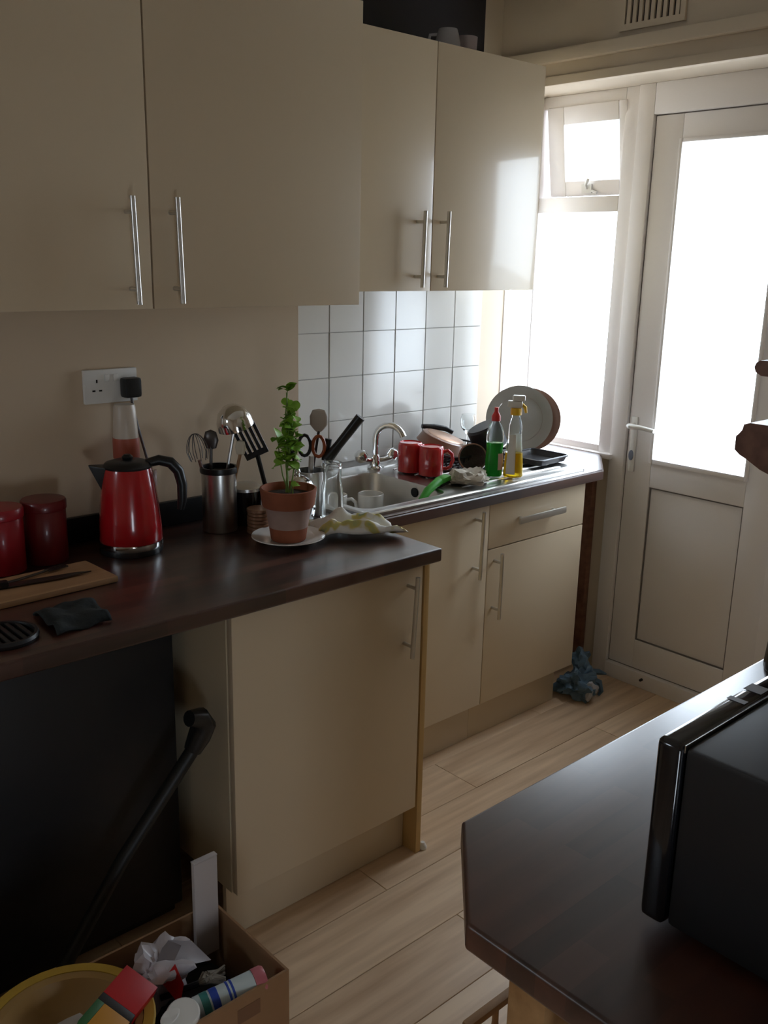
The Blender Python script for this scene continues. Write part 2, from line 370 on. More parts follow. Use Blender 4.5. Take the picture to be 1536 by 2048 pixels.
obj('panel_gasket', frame_bars(nb(), 0.4655, 0.8505, 0.1835, 0.8125, 0.006, 0.006, 0.006, 0.006, Y0+0.006, Y0+0.012), UPVCD, do, smooth=False)
obj('leaf_gasket', frame_bars(nb(), 0.3515, 0.9655, 0.0615, 2.1505, 0.005, 0.005, 0.005, 0.005, Y0+0.004, Y0+0.010), UPVCD, do, smooth=False)
hp = obj('handle_plate', box(nb(), 0.368, 0.396, Y0-0.010, Y0, 0.86, 1.075), WHITE, do, bev=0.006)
obj('lever', tube(nb(), [(0.382, Y0-0.008, 1.042), (0.382, Y0-0.045, 1.042), (0.395, Y0-0.055, 1.043), (0.44, Y0-0.055, 1.044), (0.495, Y0-0.050, 1.038)], [0.010, 0.010, 0.011, 0.009, 0.008]), WHITE, hp)
obj('keyhole', lathe(nb(), [(0, 0.0), (0.010, 0.0), (0.010, 0.004), (0, 0.004)], 16, Matrix.Translation((0.382, Y0-0.010, 0.925)) @ Matrix.Rotation(PI/2, 4, 'X') @ Matrix.Scale(2.0, 4, (0, 1, 0))), mat('lock_metal', (0.30, 0.34, 0.42), 0.3, metal=0.8), hp)
obj('peg', lathe(nb(), [(0, 0), (0.006, 0), (0.005, 0.012), (0, 0.013)], 12, Matrix.Translation((0.53, L-0.02, 0.040)) @ Matrix.Rotation(PI/2, 4, 'X')), BLACKP, do)

# ================================================================== CABINETS
def bar_handle(parent, p0, p1, xface, r=0.0062):
    """straight bar with two stand-offs, p0/p1 = (y, z) ends, bar 35 mm proud of the door"""
    bm = nb(); xb = xface+0.035
    a = Vector((xb, *p0)); b = Vector((xb, *p1))
    tube(bm, [a, b], r, 12)
    for t in (0.14, 0.86):
        c = a.lerp(b, t); tube(bm, [(xface, c.y, c.z), (xb, c.y, c.z)], 0.005, 10)
    return obj('handle', bm, HANDLE, parent)
def front(name, parent, x0, x1, y0, y1, z0, z1, m_=CREAM):
    return obj(name, box(nb(), x0, x1, y0, y1, z0, z1), m_, parent, bev=0.0018)
DN, DF, UN, UF = 0.722, 0.410, 0.394, 0.2455

c = thing('base_cabinet', 'cream base cabinet with one wide door under the dark worktop end', 'cabinet', (0, 0, 0))
bm = nb(); box(bm, XN+0.01, DN-0.022, 0.0, 0.018, 0.15, WB-0.002); box(bm, XN+0.01, DN-0.022, 0.580, 0.598, 0.15, WB-0.002); box(bm, XN+0.01, DN-0.022, 0.018, 0.580, 0.15, 0.168); box(bm, XN+0.01, XN+0.02, 0.018, 0.580, 0.168, WB-0.002); box(bm, DN-0.10, DN-0.022, 0.018, 0.58, WB-0.02, WB-0.002)
obj('carcass', bm, CARC, c, smooth=False)
d = front('door', c, DN-0.019, DN, 0.002, 0.595, 0.152, WB-0.006); bar_handle(d, (0.543, 0.852), (0.531, 0.632), DN)
front('plinth', c, DN-0.066, DN-0.05, 0.002, 0.598, 0.0005, 0.149)
ep = obj('end_panel', box(nb(), XN+0.01, DN+0.002, 0.600, 0.618, 0.0005, WB-0.001), EDGE, c, bev=0.001); ep['label'] = 'yellowed raw edge of the end panel'
ft = lathe(nb(), [(0, 0.0005), (0.012, 0.0005), (0.012, 0.008), (0.006, 0.02), (0, 0.02)], 14); ft = obj('foot', ft, WHITE, c, loc=(DN-0.004, 0.634, 0))

c = thing('sink_cabinet', 'cream sink cabinet with a full height door, next to the drawer unit', 'cabinet')
bm = nb(); box(bm, XF+0.01, DF-0.022, 0.66, 0.678, 0.15, WB-0.002); box(bm, XF+0.01, DF-0.022, 1.189, 1.207, 0.15, WB-0.002); box(bm, XF+0.01, DF-0.022, 0.678, 1.189, 0.15, 0.168); box(bm, XF+0.01, XF+0.02, 0.678, 1.189, 0.168, 0.72)
obj('carcass', bm, CARC, c, smooth=False)
d = front('door', c, DF-0.019, DF, 0.66, 1.2065, 0.152, WB-0.006); bar_handle(d, (1.142, 0.860), (1.136, 0.632), DF)
front('plinth', c, DF-0.066, DF-0.05, 0.64, 1.207, 0.0005, 0.149)
c = thing('drawer_cabinet', 'cream base cabinet with one drawer over a door, nearest the garden door', 'cabinet')
bm = nb(); box(bm, XF+0.01, DF-0.022, 1.209, 1.227, 0.15, WB-0.002); box(bm, XF+0.01, DF-0.022, 1.712, 1.730, 0.15, WB-0.002); box(bm, XF+0.01, DF-0.022, 1.227, 1.712, 0.15, 0.168); box(bm, XF+0.01, XF+0.02, 1.227, 1.712, 0.168, WB-0.002)
obj('carcass', bm, CARC, c, smooth=False)
d = front('door', c, DF-0.019, DF, 1.2095, 1.728, 0.152, 0.709); bar_handle(d, (1.243, 0.700), (1.243, 0.468), DF)
d = front('drawer', c, DF-0.019, DF, 1.2095, 1.728, 0.713, WB-0.006)
bm = nb(); box(bm, DF+0.026, DF+0.034, 1.327, 1.578, 0.786, 0.808); box(bm, DF, DF+0.027, 1.360, 1.368, 0.792, 0.802); box(bm, DF, DF+0.027, 1.537, 1.545, 0.792, 0.802)
obj('handle', bm, HANDLE, d, bev=0.0015)
front('plinth', c, DF-0.066, DF-0.05, 1.2075, 1.690, 0.0005, 0.149)

c = thing('wall_cabinet', 'large cream gloss double wall cabinet above the red kettle', 'cabinet')
ZT = 2.262
bm = nb(); box(bm, XN+0.001, UN-0.021, -0.595, 0.6445, 1.517, 1.535); box(bm, XN+0.001, UN-0.021, -0.595, 0.6445, ZT-0.018, ZT); box(bm, XN+0.001, UN-0.021, -0.595, -0.577, 1.535, ZT-0.018); box(bm, XN+0.001, UN-0.021, 0.6265, 0.6445, 1.535, ZT-0.018); box(bm, XN+0.001, UN-0.021, 0.016, 0.034, 1.535, ZT-0.018); box(bm, XN+0.001, XN+0.009, -0.577, 0.6265, 1.535, ZT-0.018)
obj('carcass', bm, CARC, c, smooth=False)
d = front('door', c, UN-0.019, UN, -0.595, 0.0225, 1.515, ZT); bar_handle(d, (-0.035, 1.757), (-0.029, 1.527), UN)
d = front('door', c, UN-0.019, UN, 0.0265, 0.6445, 1.515, ZT); bar_handle(d, (0.075, 1.760), (0.081, 1.528), UN)
c = thing('wall_cabinet', 'smaller cream gloss double wall cabinet over the tiled sink', 'cabinet')
bm = nb(); z0, z1 = 1.545, 2.251; box(bm, XF+0.009, UF-0.021, 0.660, 1.562, z0, z0+0.018); box(bm, XF+0.013, UF-0.021, 0.660, 1.562, z1-0.018, z1); box(bm, XF+0.013, UF-0.021, 0.660, 0.678, z0+0.018, z1-0.018); box(bm, XF+0.013, UF-0.021, 1.544, 1.562, z0+0.018, z1-0.018); box(bm, XF+0.013, XF+0.021, 0.678, 1.544, z0+0.018, z1-0.018)
obj('carcass', bm, CARC, c, smooth=False)
d = front('door', c, UF-0.019, UF, 0.655, 1.0618, 1.543, 2.253); bar_handle(d, (0.999, 1.777), (0.994, 1.555), UF)
d = front('door', c, UF-0.019, UF, 1.0652, 1.564, 1.543, 2.253); bar_handle(d, (1.100, 1.780), (1.095, 1.555), UF)

# ================================================================== WORKTOPS
def worktop(name, pts, label, holes=None):
    bm = prism(nb(), pts, WB, WT)
    return tag(obj(name, bm, WALNUT, bev=0.006, seg=3), label, 'worktop')
worktop('worktop', [(XN+0.0005, -1.75), (0.752, -1.75), (0.752, 0.634), (XN+0.0005, 0.634)], 'long dark walnut effect worktop carrying the red kettle')
# worktop round the sink: four strips joined round the cut-out
bm = nb(); hx0, hx1, hy0, hy1 = -0.040, 0.362, 0.704, 1.090
outer = [(XF+0.009, 0.648), (0.440, 0.648), (0.440, 1.790), (0.262, L-0.032), (XF+0.009, L-0.032)]
ring = {}
for k, z in (('b', WB), ('t', WT)):
    o_ = [bm.verts.new((x, y, z)) for x, y in outer]; h_ = [bm.verts.new((x, y, z)) for x, y in ((hx0, hy0), (hx1, hy0), (hx1, hy1), (hx0, hy1))]
    ring[k] = (o_, h_)
    fs = [(o_[0], o_[1], h_[1], h_[0]), (o_[1], o_[2], h_[2], h_[1]), (o_[2], o_[3], o_[4], h_[3], h_[2]), (o_[4], o_[0], h_[0], h_[3])]
    for f in fs: bm.faces.new(f)
for g, n in ((0, 5), (1, 4)):
    for i in range(n):
        j = (i+1) % n; bm.faces.new((ring['b'][g][i], ring['b'][g][j], ring['t'][g][j], ring['t'][g][i]))
bmesh.ops.recalc_face_normals(bm, faces=bm.faces)
fe = [e for e in bm.edges if all(v in ring['t'][0] for v in e.verts)]
bmesh.ops.bevel(bm, geom=fe, offset=0.006, segments=3, affect='EDGES')
tag(obj('worktop', bm, WALNUT), 'dark walnut effect worktop around the sink with a cut off corner', 'worktop')
worktop('worktop', [(1.637, -0.234), (1.780, -0.378), (2.318, -0.378), (2.318, 1.35), (1.637, 1.35)], 'dark walnut effect worktop with clipped corner carrying the black microwave')
# support below it
c = thing('worktop_support', 'wooden base holding up the worktop under the microwave', 'support')
obj('side_panel', box(nb(), 1.93, 2.31, -0.30, -0.282, 0.0005, WB-0.001), PINE, c, bev=0.001)
obj('front_panel', box(nb(), 1.93, 1.948, -0.280, 1.34, 0.0005, WB-0.001), CARC, c, bev=0.001)
obj('leg', box(nb(), 1.738, 1.798, -0.240, -0.180, 0.0005, WB-0.001), PINE, c, bev=0.003)
struct('trim_5', box(nb(), XN+0.0005, XN+0.016, -1.75, 0.640, WT+0.0005, WT+0.068), mat('black_upstand', (0.008, 0.007, 0.007), 0.4), 'low black upstand along the wall behind the kettle', bev=0.002)

# ================================================================== THINGS ON THE LONG WORKTOP
T = WT + 0.0008
# ---- red kettle on its base
k = thing('kettle', 'red electric kettle with black handle and chrome foot', 'kettle', (0.272, 0.002, T), math.radians(63))
obj('power_base', lathe(nb(), [(0, 0), (0.077, 0), (0.078, 0.006), (0.076, 0.014), (0, 0.014)], 40), BLACKP, k)
obj('foot_ring', lathe(nb(), [(0, 0.0145), (0.0775, 0.0145), (0.079, 0.020), (0.0775, 0.029), (0, 0.029)], 40), CHROME, k)
obj('body', lathe(nb(), [(0, 0.0295), (0.076, 0.0295), (0.0775, 0.034), (0.076, 0.07), (0.072, 0.12), (0.066, 0.17), (0.060, 0.208), (0.0585, 0.214), (0, 0.214)], 48), REDG, k)
lid = obj('lid', lathe(nb(), [(0, 0.2145), (0.059, 0.2145), (0.060, 0.219), (0.054, 0.226), (0.035, 0.232), (0.014, 0.234), (0, 0.234)], 40), BLACKP, k)
obj('knob', lathe(nb(), [(0, 0.2345), (0.012, 0.2345), (0.014, 0.240), (0.008, 0.246), (0, 0.246)], 20), BLACKP, lid)
sp = nb()   # spout: wedge on the -x side
pts = [(-0.050, 0.028, 0.218), (-0.050, -0.028, 0.218), (-0.094, -0.007, 0.222), (-0.094, 0.007, 0.222), (-0.060, 0.018, 0.150), (-0.060, -0.018, 0.150)]
v = [sp.verts.new(p) for p in pts]
for f in ((0, 1, 2, 3), (0, 3, 4), (1, 5, 2), (3, 2, 5, 4), (0, 4, 5, 1)): sp.faces.new([v[i] for i in f])
obj('spout', sp, BLACKP, k, bev=0.004)
obj('handle', tube(nb(), [(0.045, 0, 0.222), (0.075, 0, 0.229), (0.103, 0, 0.222), (0.122, 0, 0.200), (0.130, 0, 0.165), (0.129, 0, 0.125), (0.124, 0, 0.100)], [0.011, 0.013, 0.014, 0.014, 0.013, 0.012, 0.009], 14), BLACKP, k)
wn = nb(); box(wn, 0.0625, 0.0695, -0.006, 0.006, 0.165, 0.205, ); obj('water_gauge', wn, mat('gauge_plastic', (0.65, 0.55, 0.55), 0.2, coat=0.4), k, bev=0.002)

# ---- canisters
def canister(loc, m_, label):
    c = thing('canister', label, 'canister', loc, 0, 'red storage tins by the wall')
    obj('body', lathe(nb(), [(0, 0), (0.049, 0), (0.0505, 0.002), (0.0505, 0.128), (0.049, 0.130), (0, 0.130)], 40), m_, c)
    l = obj('lid', lathe(nb(), [(0, 0.1305), (0.0525, 0.1305), (0.053, 0.134), (0.053, 0.150), (0.050, 0.154), (0.020, 0.157), (0, 0.157)], 40), m_, c)
canister((0.236, -0.306, T), REDT, 'bright red tin canister at the left edge of the worktop')
canister((0.222, -0.196, T), REDD, 'dark maroon tin canister beside the red kettle')

# ---- pale bottle behind the kettle
c = thing('bottle', 'tall milky plastic bottle with red label behind the kettle', 'bottle', (0.171, 0.052, T))
obj('body', lathe(nb(), [(0, 0), (0.031, 0), (0.033, 0.004), (0.033, 0.235), (0.032, 0.265), (0.030, 0.300), (0.028, 0.345), (0.025, 0.353), (0, 0.353)], 32), mat('milky_plastic', (0.58, 0.49, 0.40), 0.35, sss=1), c)
obj('label_band', lathe(nb(), [(0.0333, 0.215), (0.0338, 0.217), (0.0336, 0.262), (0.0328, 0.268)], 32), mat('red_print', (0.42, 0.10, 0.06), 0.45), c)

# ---- socket with plug and lead
so = thing('wall_socket', 'white double wall socket above the kettle', 'socket', (XN, 0.039, 1.309))
obj('plate', box(nb(), 0.0006, 0.012, -0.073, 0.073, -0.043, 0.043), WHITE, so, bev=0.003)
for s_ in (-1, 1):
    obj('rocker', box(nb(), 0.0122, 0.0165, s_*0.012-0.006, s_*0.012+0.006, 0.013, 0.030), WHITE, so, bev=0.001)
hs = nb(); box(hs, 0.0122, 0.0128, -0.041, -0.037, 0.010, 0.018); box(hs, 0.0122, 0.0128, -0.052, -0.044, -0.012, -0.008); box(hs, 0.0122, 0.0128, -0.034, -0.026, -0.012, -0.008)
obj('pin_holes', hs, BLACKP, so, smooth=False)
pg = thing('power_plug', 'black three pin plug in the double socket with its lead', 'plug', (XN+0.0130, 0.084, 1.304))
obj('plug_body', box(nb(), 0, 0.034, -0.024, 0.024, -0.026, 0.026), BLACKP, pg, bev=0.009)
obj('lead', tube(nb(), [(0.018, 0.0, -0.026), (0.018, 0.002, -0.05), (0.020, 0.012, -0.10), (0.022, 0.026, -0.16), (0.024, 0.040, -0.22), (0.026, 0.050, -0.29), (0.030, 0.045, -0.345), (0.05, 0.020, -0.384), (0.075, -0.005, -0.387)], 0.0038, 8), mat('grey_flex', (0.10, 0.09, 0.09), 0.5), pg)

# ---- chopping board with knife
cb = tag(obj('chopping_board', box(nb(), -0.078, 0.078, -0.195, 0.195, 0, 0.014), BOARDW, bev=0.004, loc=(0.404, -0.335, T)), 'pale wooden chopping board with a dark knife on it', 'chopping board')
cb.rotation_euler = (0, 0, math.radians(2))
kn = thing('kitchen_knife', 'dark kitchen knife lying on the chopping board', 'knife', (0.40, -0.34, T+0.0148), math.radians(-8))
b = prism(nb(), [(-0.012, -0.02), (-0.012, 0.13), (-0.004, 0.165), (0.010, 0.10), (0.012, -0.02)], 0.003, 0.0055); obj('blade', b, mat('dark_blade', (0.10, 0.09, 0.085), 0.35, metal=0.8), kn, smooth=False)
obj('handle', box(nb(), -0.011, 0.011, -0.135, -0.018, 0, 0.016), BLACKP, kn, bev=0.005)
kn2 = thing('fork', 'dark fork lying behind the knife on the chopping board', 'fork', (0.368, -0.30, T+0.0148), math.radians(14))
b = tube(nb(), [(0, -0.10, 0.004), (0, -0.03, 0.004), (0, 0.03, 0.005), (0, 0.05, 0.006)], [0.005, 0.0035, 0.003, 0.003], 8); obj('handle', b, MATS['dark_blade'], kn2)
b = nb(); box(b, -0.010, 0.010, 0.048, 0.062, 0.004, 0.007); [box(b, -0.010+0.0062*i, -0.0075+0.0062*i, 0.062, 0.098, 0.004, 0.007) for i in range(4)]; obj('tines', b, MATS['dark_blade'], kn2, smooth=False)

# ---- dark cloth and dark trivet at the front edge
def cloth(name, corner, du, dv, nu, nv, fz, m_, label, cat, thick=0.002):
    bm = nb(); g = []
    for i in range(nu+1):
        row = []
        for j in range(nv+1):
            u, v_ = i/nu, j/nv; p = Vector(corner) + Vector(du)*u + Vector(dv)*v_
            dx, dy, z = fz(u, v_); row.append(bm.verts.new((p.x+dx, p.y+dy, p.z+z)))
        g.append(row)
    for i in range(nu):
        for j in range(nv): bm.faces.new((g[i][j], g[i+1][j], g[i+1][j+1], g[i][j+1]))
    o = obj(name, bm, m_)
    s_ = o.modifiers.new('thickness', 'SOLIDIFY'); s_.thickness = thick; s_.offset = 1
    return tag(o, label, cat)
DCL = mat('dark_slate_cloth', (0.016, 0.02, 0.021), 0.9, var=0.3, scale=60, bump=0.2)
cloth('dishcloth', (0.560, -0.372, T), (0.135, -0.008, 0), (-0.010, 0.120, 0), 14, 14, lambda u, v: (0.006*noise.noise((u*3, v*3, 1)), 0.008*noise.noise((u*2, v*4, 5)), 0.012+0.012*noise.noise((u*4, v*3, 2)) - 0.012*max(0, abs(2*u-1)-0.8)*5*0.9), DCL, 'folded dark slate cloth at the front of the worktop', 'cloth', 0.004)
tv = thing('trivet', 'round black trivet in front of the chopping board', 'trivet', (0.640, -0.462, T))
obj('ring', lathe(nb(), [(0.056, 0), (0.064, 0), (0.066, 0.007), (0.063, 0.013), (0.057, 0.013), (0.055, 0.007), (0.056, 0)], 36), BLACKM, tv)
for i in range(6):
    y_ = -0.04+0.016*i; h_ = math.sqrt(0.056**2-y_**2); obj('bar', box(nb(), -h_, h_, y_-0.004, y_+0.004, 0.002, 0.011), BLACKM, tv, bev=0.001)

# ---- steel utensil pot
UX, UY = 0.250, 0.278
up_ = thing('utensil_pot', 'tall steel utensil pot with black rim between kettle and plant', 'utensil pot', (UX, UY, T))
obj('body', lathe(nb(), [(0, 0), (0.046, 0), (0.047, 0.003), (0.047, 0.160), (0.044, 0.160), (0.044, 0.006), (0, 0.006)], 40), STEEL, up_)
obj('rim', lathe(nb(), [(0.0436, 0.1605), (0.050, 0.1605), (0.051, 0.166), (0.050, 0.176), (0.0436, 0.176), (0.0436, 0.1605)], 40), BLACKP, up_)
CAMR = Vector((0.742, 0.670, 0))     # across, seen from the kitchen middle
def stick(name, label, cat, base, tip, r, m_, group=None, head=None, part='handle'):
    t = thing(name, label, cat, base, 0, group)
    d = Vector(tip)-Vector(base)
    obj(part, tube(nb(), [(0, 0, 0), d*0.5, d], r, 8), m_, t)
    return t, d
P0 = Vector((UX, UY, T+0.010))
GU = 'utensils standing in the steel pot'
# ladle
tip = Vector((0.279, 0.312, T+0.285)); t, d = stick('ladle', 'steel ladle with a shiny bowl on top of the utensil pot', 'ladle', P0+Vector((-0.012, 0.0, 0)), tip, 0.0045, STEEL, GU)
obj('bowl', lathe(nb(), [(0, 0.044), (0.018, 0.040), (0.033, 0.028), (0.042, 0.008), (0.044, -0.012), (0.042, -0.012), (0.040, 0.008), (0.031, 0.026), (0.017, 0.037), (0, 0.041)], 28, Matrix.Translation(d+Vector((0.0, 0.0, 0.012))) @ Matrix.Rotation(0.35, 4, 'X') @ Matrix.Scale(1.12, 4)), CHROME, t)
# whisk
t, d = stick('whisk', 'wire balloon whisk leaning left in the utensil pot', 'whisk', P0+Vector((0.012, -0.008, 0)), (0.228, 0.232, T+0.195), 0.005, MAHOG, GU)
ax = Vector((-0.10, -0.12, 1)).normalized(); e1 = ax.cross(Vector((1, 0, 0))).normalized(); e2 = ax.cross(e1)
for i in range(5):
    a = PI*i/5; e = e1*math.cos(a)+e2*math.sin(a)
    obj('wire', tube(nb(), [d + ax*(0.0+0.072*math.sin(PI*q/12)**0.8) + e*0.030*math.cos(PI*q/12)*(1-0.25*(q in (0, 12))) for q in range(13)], 0.0011, 5), MATS['grey_flex'], t)
# slotted turner leaning on the utensil pot
t, d = stick('slotted_turner', 'black slotted turner slanting between utensil pot and plant', 'turner', (0.262, 0.448, T+0.007), (0.302, 0.368, T+0.205), 0.0065, BLACKP)
M = Matrix.Translation(d) @ Matrix.Rotation(math.radians(45), 4, 'Z') @ Matrix.Rotation(math.radians(-26), 4, 'Y')
hb = nb(); Wd, Ht = 0.066, 0.088
for i in range(5): box(hb, -0.033+0.0143*i, -0.033+0.0143*i+0.0088, -0.0018, 0.0018, 0.012, Ht-0.012, M)
box(hb, -0.033, 0.033, -0.0018, 0.0018, -0.004, 0.012, M); box(hb, -0.033, 0.033, -0.0018, 0.0018, Ht-0.012, Ht, M)
obj('slotted_head', hb, BLACKP, t, smooth=False)
# serving spoon, drooping black spoon
t, d = stick('serving_spoon', 'pale wooden spoon beside the ladle', 'spoon', P0+Vector((0.014, 0.006, 0.0)), (0.290, 0.322, T+0.215), 0.0045, MATS['chopping_board_wood'], GU)
obj('spoon_head', lathe(nb(), [(0, 0.020), (0.011, 0.016), (0.015, 0), (0.011, -0.018), (0, -0.022), ], 18, Matrix.Translation(d+Vector((0, 0, 0.014))) @ Matrix.Rotation(0.8, 4, 'Z') @ Matrix.Scale(0.45, 4, (0, 1, 0))), mat('pale_spoon', (0.62, 0.55, 0.42), 0.4), t)
t, d = stick('serving_spoon', 'dark steel spoon low at the back of the utensil pot', 'spoon', P0+Vector((-0.016, -0.020, 0.0)), (0.240, 0.262, T+0.230), 0.0045, MATS['dark_blade'], GU)
obj('spoon_head', lathe(nb(), [(0, 0.028), (0.015, 0.022), (0.021, 0), (0.014, -0.022), (0, -0.026)], 18, Matrix.Translation(d+Vector((0, 0, 0.018))) @ Matrix.Rotation(0.75, 4, 'Z') @ Matrix.Scale(0.3, 4, (0, 1, 0))), MATS['dark_blade'], t)

# ---- stack of coasters in front of a black caddy
cd = thing('caddy', 'black lidded caddy between utensil pot and plant', 'caddy', (0.235, 0.374, T))
obj('body', lathe(nb(), [(0, 0), (0.042, 0), (0.044, 0.003), (0.044, 0.095), (0, 0.095)], 36), BLACKG, cd)
obj('lid', lathe(nb(), [(0, 0.0955), (0.045, 0.0955), (0.045, 0.104), (0.030, 0.112), (0, 0.114)], 36), STEEL, cd)
for i in range(7):
    tag(obj('coaster', lathe(nb(), [(0, 0), (0.031, 0), (0.0325, 0.0015), (0.0325, 0.0075), (0.031, 0.009), (0, 0.009)], 28), COPPER, loc=(0.338+0.0006*(i % 2), 0.345+0.0005*(i % 3), T+0.0098*i)),
        ('bottom', 'sixth from the top', 'fifth from the top', 'fourth from the top', 'third from the top', 'second from the top', 'topmost')[i] + ' round coppery coaster in the stack left of the plant', 'coaster', 'stack of coppery coasters')

# ---- potted plant on a saucer
PX, PY = 0.462, 0.352
sc_ = tag(obj('saucer', lathe(nb(), [(0, 0.003), (0.042, 0.003), (0.050, 0.0), (0.056, 0.003), (0.090, 0.016), (0.097, 0.0185), (0.096, 0.021), (0.088, 0.0185), (0.052, 0.008), (0, 0.007)], 48), CERAM, loc=(PX, PY, T)), 'white china saucer under the terracotta plant pot', 'saucer')
pp = thing('potted_plant', 'leafy green herb in a limescaled terracotta pot', 'plant', (PX, PY, T+0.0088))
pot = obj('pot', lathe(nb(), [(0, 0), (0.044, 0), (0.046, 0.003), (0.0505, 0.034), (0.054, 0.060), (0.0585, 0.090), (0.0585, 0.0905), (0.054, 0.0905), (0.049, 0.045), (0, 0.045)], 44), TERRA, pp)
obj('bloom_band', lathe(nb(), [(0.0512, 0.036), (0.0548, 0.058), (0.0592, 0.0895)], 44), TERRAW, pot)
obj('rim', lathe(nb(), [(0.055, 0.091), (0.0665, 0.091), (0.068, 0.094), (0.0735, 0.134), (0.0735, 0.138), (0.069, 0.139), (0.067, 0.136), (0.060, 0.094), (0.055, 0.091)], 44), TERRA, pot)
obj('soil', lathe(nb(), [(0.0645, 0.119), (0.045, 0.122), (0.02, 0.126), (0, 0.125)], 30), SOIL, pp)
lm = None
def leaf_mesh():
    bm = nb(); n = 5; L_ = 0.024
    rows = []
    for i in range(n+1):
        t = i/n; wd = 0.0105*math.sin(PI*min(1, t*0.93+0.05))**0.8; rows.append([bm.verts.new((L_*t, s_*wd, 0.004*math.sin(PI*t) + (0.002 if s_ else 0))) for s_ in (-1, 0, 1)])
    for A, B_ in zip(rows, rows[1:]):
        for q in range(2): bm.faces.new((A[q], A[q+1], B_[q+1], B_[q]))
    return bm
def sprig(base, pts, spots, s0=1.0):
    global lm
    obj('stem', tube(nb(), [base]+pts, [0.0026]+[0.0018]*(len(pts)-1)+[0.001], 6), STEM, pp)
    P_ = [Vector(base)]+[Vector(p) for p in pts]
    for t in spots:
        f = t*(len(P_)-1); i = min(int(f), len(P_)-2); p = P_[i].lerp(P_[i+1], f-i)
        for q in range(3):
            if lm is None: l_ = obj('leaf', leaf_mesh(), LEAF, pp); lm = l_.data
            else: l_ = bpy.data.objects.new('leaf', lm); COL.objects.link(l_); l_.parent = pp
            l_.location = p; a = random.uniform(0, 2*PI); l_.rotation_euler = (random.uniform(-0.6, 0.6), random.uniform(-0.9, 0.5), a); s_ = s0*random.uniform(0.75, 1.25); l_.scale = (s_, s_, s_)
sprig((0.002, 0.0, 0.118), [(-0.004, -0.004, 0.20), (0.002, 0.002, 0.28), (0.0, -0.002, 0.36), (-0.002, -0.003, 0.385)], (0.55, 0.60, 0.66, 0.72), 1.15)
sprig((-0.004, -0.004, 0.118), [(0.000, -0.002, 0.19), (0.004, 0.004, 0.25), (0.010, 0.010, 0.335)], (0.42, 0.5, 0.55, 0.6, 0.64, 0.68, 0.72, 0.76, 0.8, 0.84, 0.88, 0.92, 0.96, 1.0), 1.35)
sprig((0.004, 0.002, 0.118), [(-0.010, -0.010, 0.17), (-0.016, -0.016, 0.225), (-0.018, -0.018, 0.265)], (0.5, 0.6, 0.7, 0.8, 0.9, 1.0), 1.25)
sprig((0.0, 0.004, 0.118), [(0.010, 0.008, 0.17), (0.014, 0.012, 0.22), (0.016, 0.014, 0.27)], (0.45, 0.55, 0.65, 0.75, 0.85, 0.95, 1.0), 1.25)
sprig((-0.002, 0.001, 0.118), [(-0.002, -0.002, 0.25), (-0.004, -0.004, 0.33), (0.0, 0.0, 0.393)], (0.97, 1.0), 1.1)
sprig((0.02, 0.0, 0.118), [(0.022, -0.002, 0.135), (0.024, -0.002, 0.145)], (1.0,), 0.9)

# ---- chrome sugar pot and the jar of tools behind the plant
c = thing('sugar_pot', 'shiny chrome pot with domed lid behind the plant pot', 'pot', (0.316, 0.492, T)); c.scale = (1.16, 1.16, 1.20)
obj('body', lathe(nb(), [(0, 0), (0.034, 0), (0.040, 0.01), (0.046, 0.035), (0.045, 0.062), (0, 0.062)], 36), CHROME, c)
ld = obj('lid', lathe(nb(), [(0, 0.0625), (0.047, 0.0625), (0.045, 0.078), (0.034, 0.098), (0.018, 0.110), (0.006, 0.113), (0, 0.113)], 36), CHROME, c)
obj('knob', lathe(nb(), [(0, 0.1135), (0.005, 0.1135), (0.008, 0.121), (0.005, 0.127), (0, 0.128)], 18), CHROME, ld)
HX, HY = 0.262, 0.578
hj = thing('tool_jar', 'grey steel jar full of kitchen tools behind the plant', 'jar', (HX, HY, T))
obj('body', lathe(nb(), [(0, 0), (0.044, 0), (0.045, 0.003), (0.045, 0.128), (0.042, 0.128), (0.042, 0.006), (0, 0.006)], 36), STEEL, hj)
P0 = Vector((HX, HY, T+0.008)); GJ = 'tools standing in the grey jar'
t, d = stick('spatula', 'spatula with pale rounded head in the grey tool jar', 'spatula', P0+Vector((-0.010, -0.004, 0)), (0.288, 0.590, T+0.245), 0.004, BLACKP, GJ)
obj('blade', lathe(nb(), [(0, 0.042), (0.018, 0.038), (0.026, 0.020), (0.025, -0.004), (0.012, -0.020), (0.004, -0.026), (0, -0.026)], 20, Matrix.Translation(d+Vector((0, 0, 0.022))) @ Matrix.Rotation(0.85, 4, 'Z') @ Matrix.Scale(0.35, 4, (0, 1, 0))), mat('pale_silicone', (0.46, 0.40, 0.35), 0.5), t)
t = thing('carving_knife', 'carving knife with thick black handle pointing up right', 'knife', P0+Vector((0.0, 0.0, 0.0)), 0, GJ)
A = Vector((0.046, 0.030, 0.158)); Bq = Vector((0.108, 0.098, 0.280)); dr = (Bq-A).normalized()
obj('blade', tube(nb(), [(0.0, 0.0, 0.002), A*0.5, A], [0.004, 0.008, 0.009], 6), STEEL, t)
obj('handle', tube(nb(), [A-dr*0.004, A+dr*0.010, A+dr*0.05, Bq-dr*0.02, Bq], [0.017, 0.016, 0.0135, 0.0145, 0.015], 10), BLACKP, t)
t = thing('sharpening_steel', 'short black handled tool beside the carving knife', 'tool', P0+Vector((0.012, 0.012, 0.0)), 0, GJ)
obj('shaft', tube(nb(), [(0, 0, 0), (0.018, 0.020, 0.150)], 0.004, 8), STEEL, t); obj('handle', tube(nb(), [(0.018, 0.020, 0.150), (0.022, 0.030, 0.212)], [0.011, 0.010], 10), BLACKP, t)
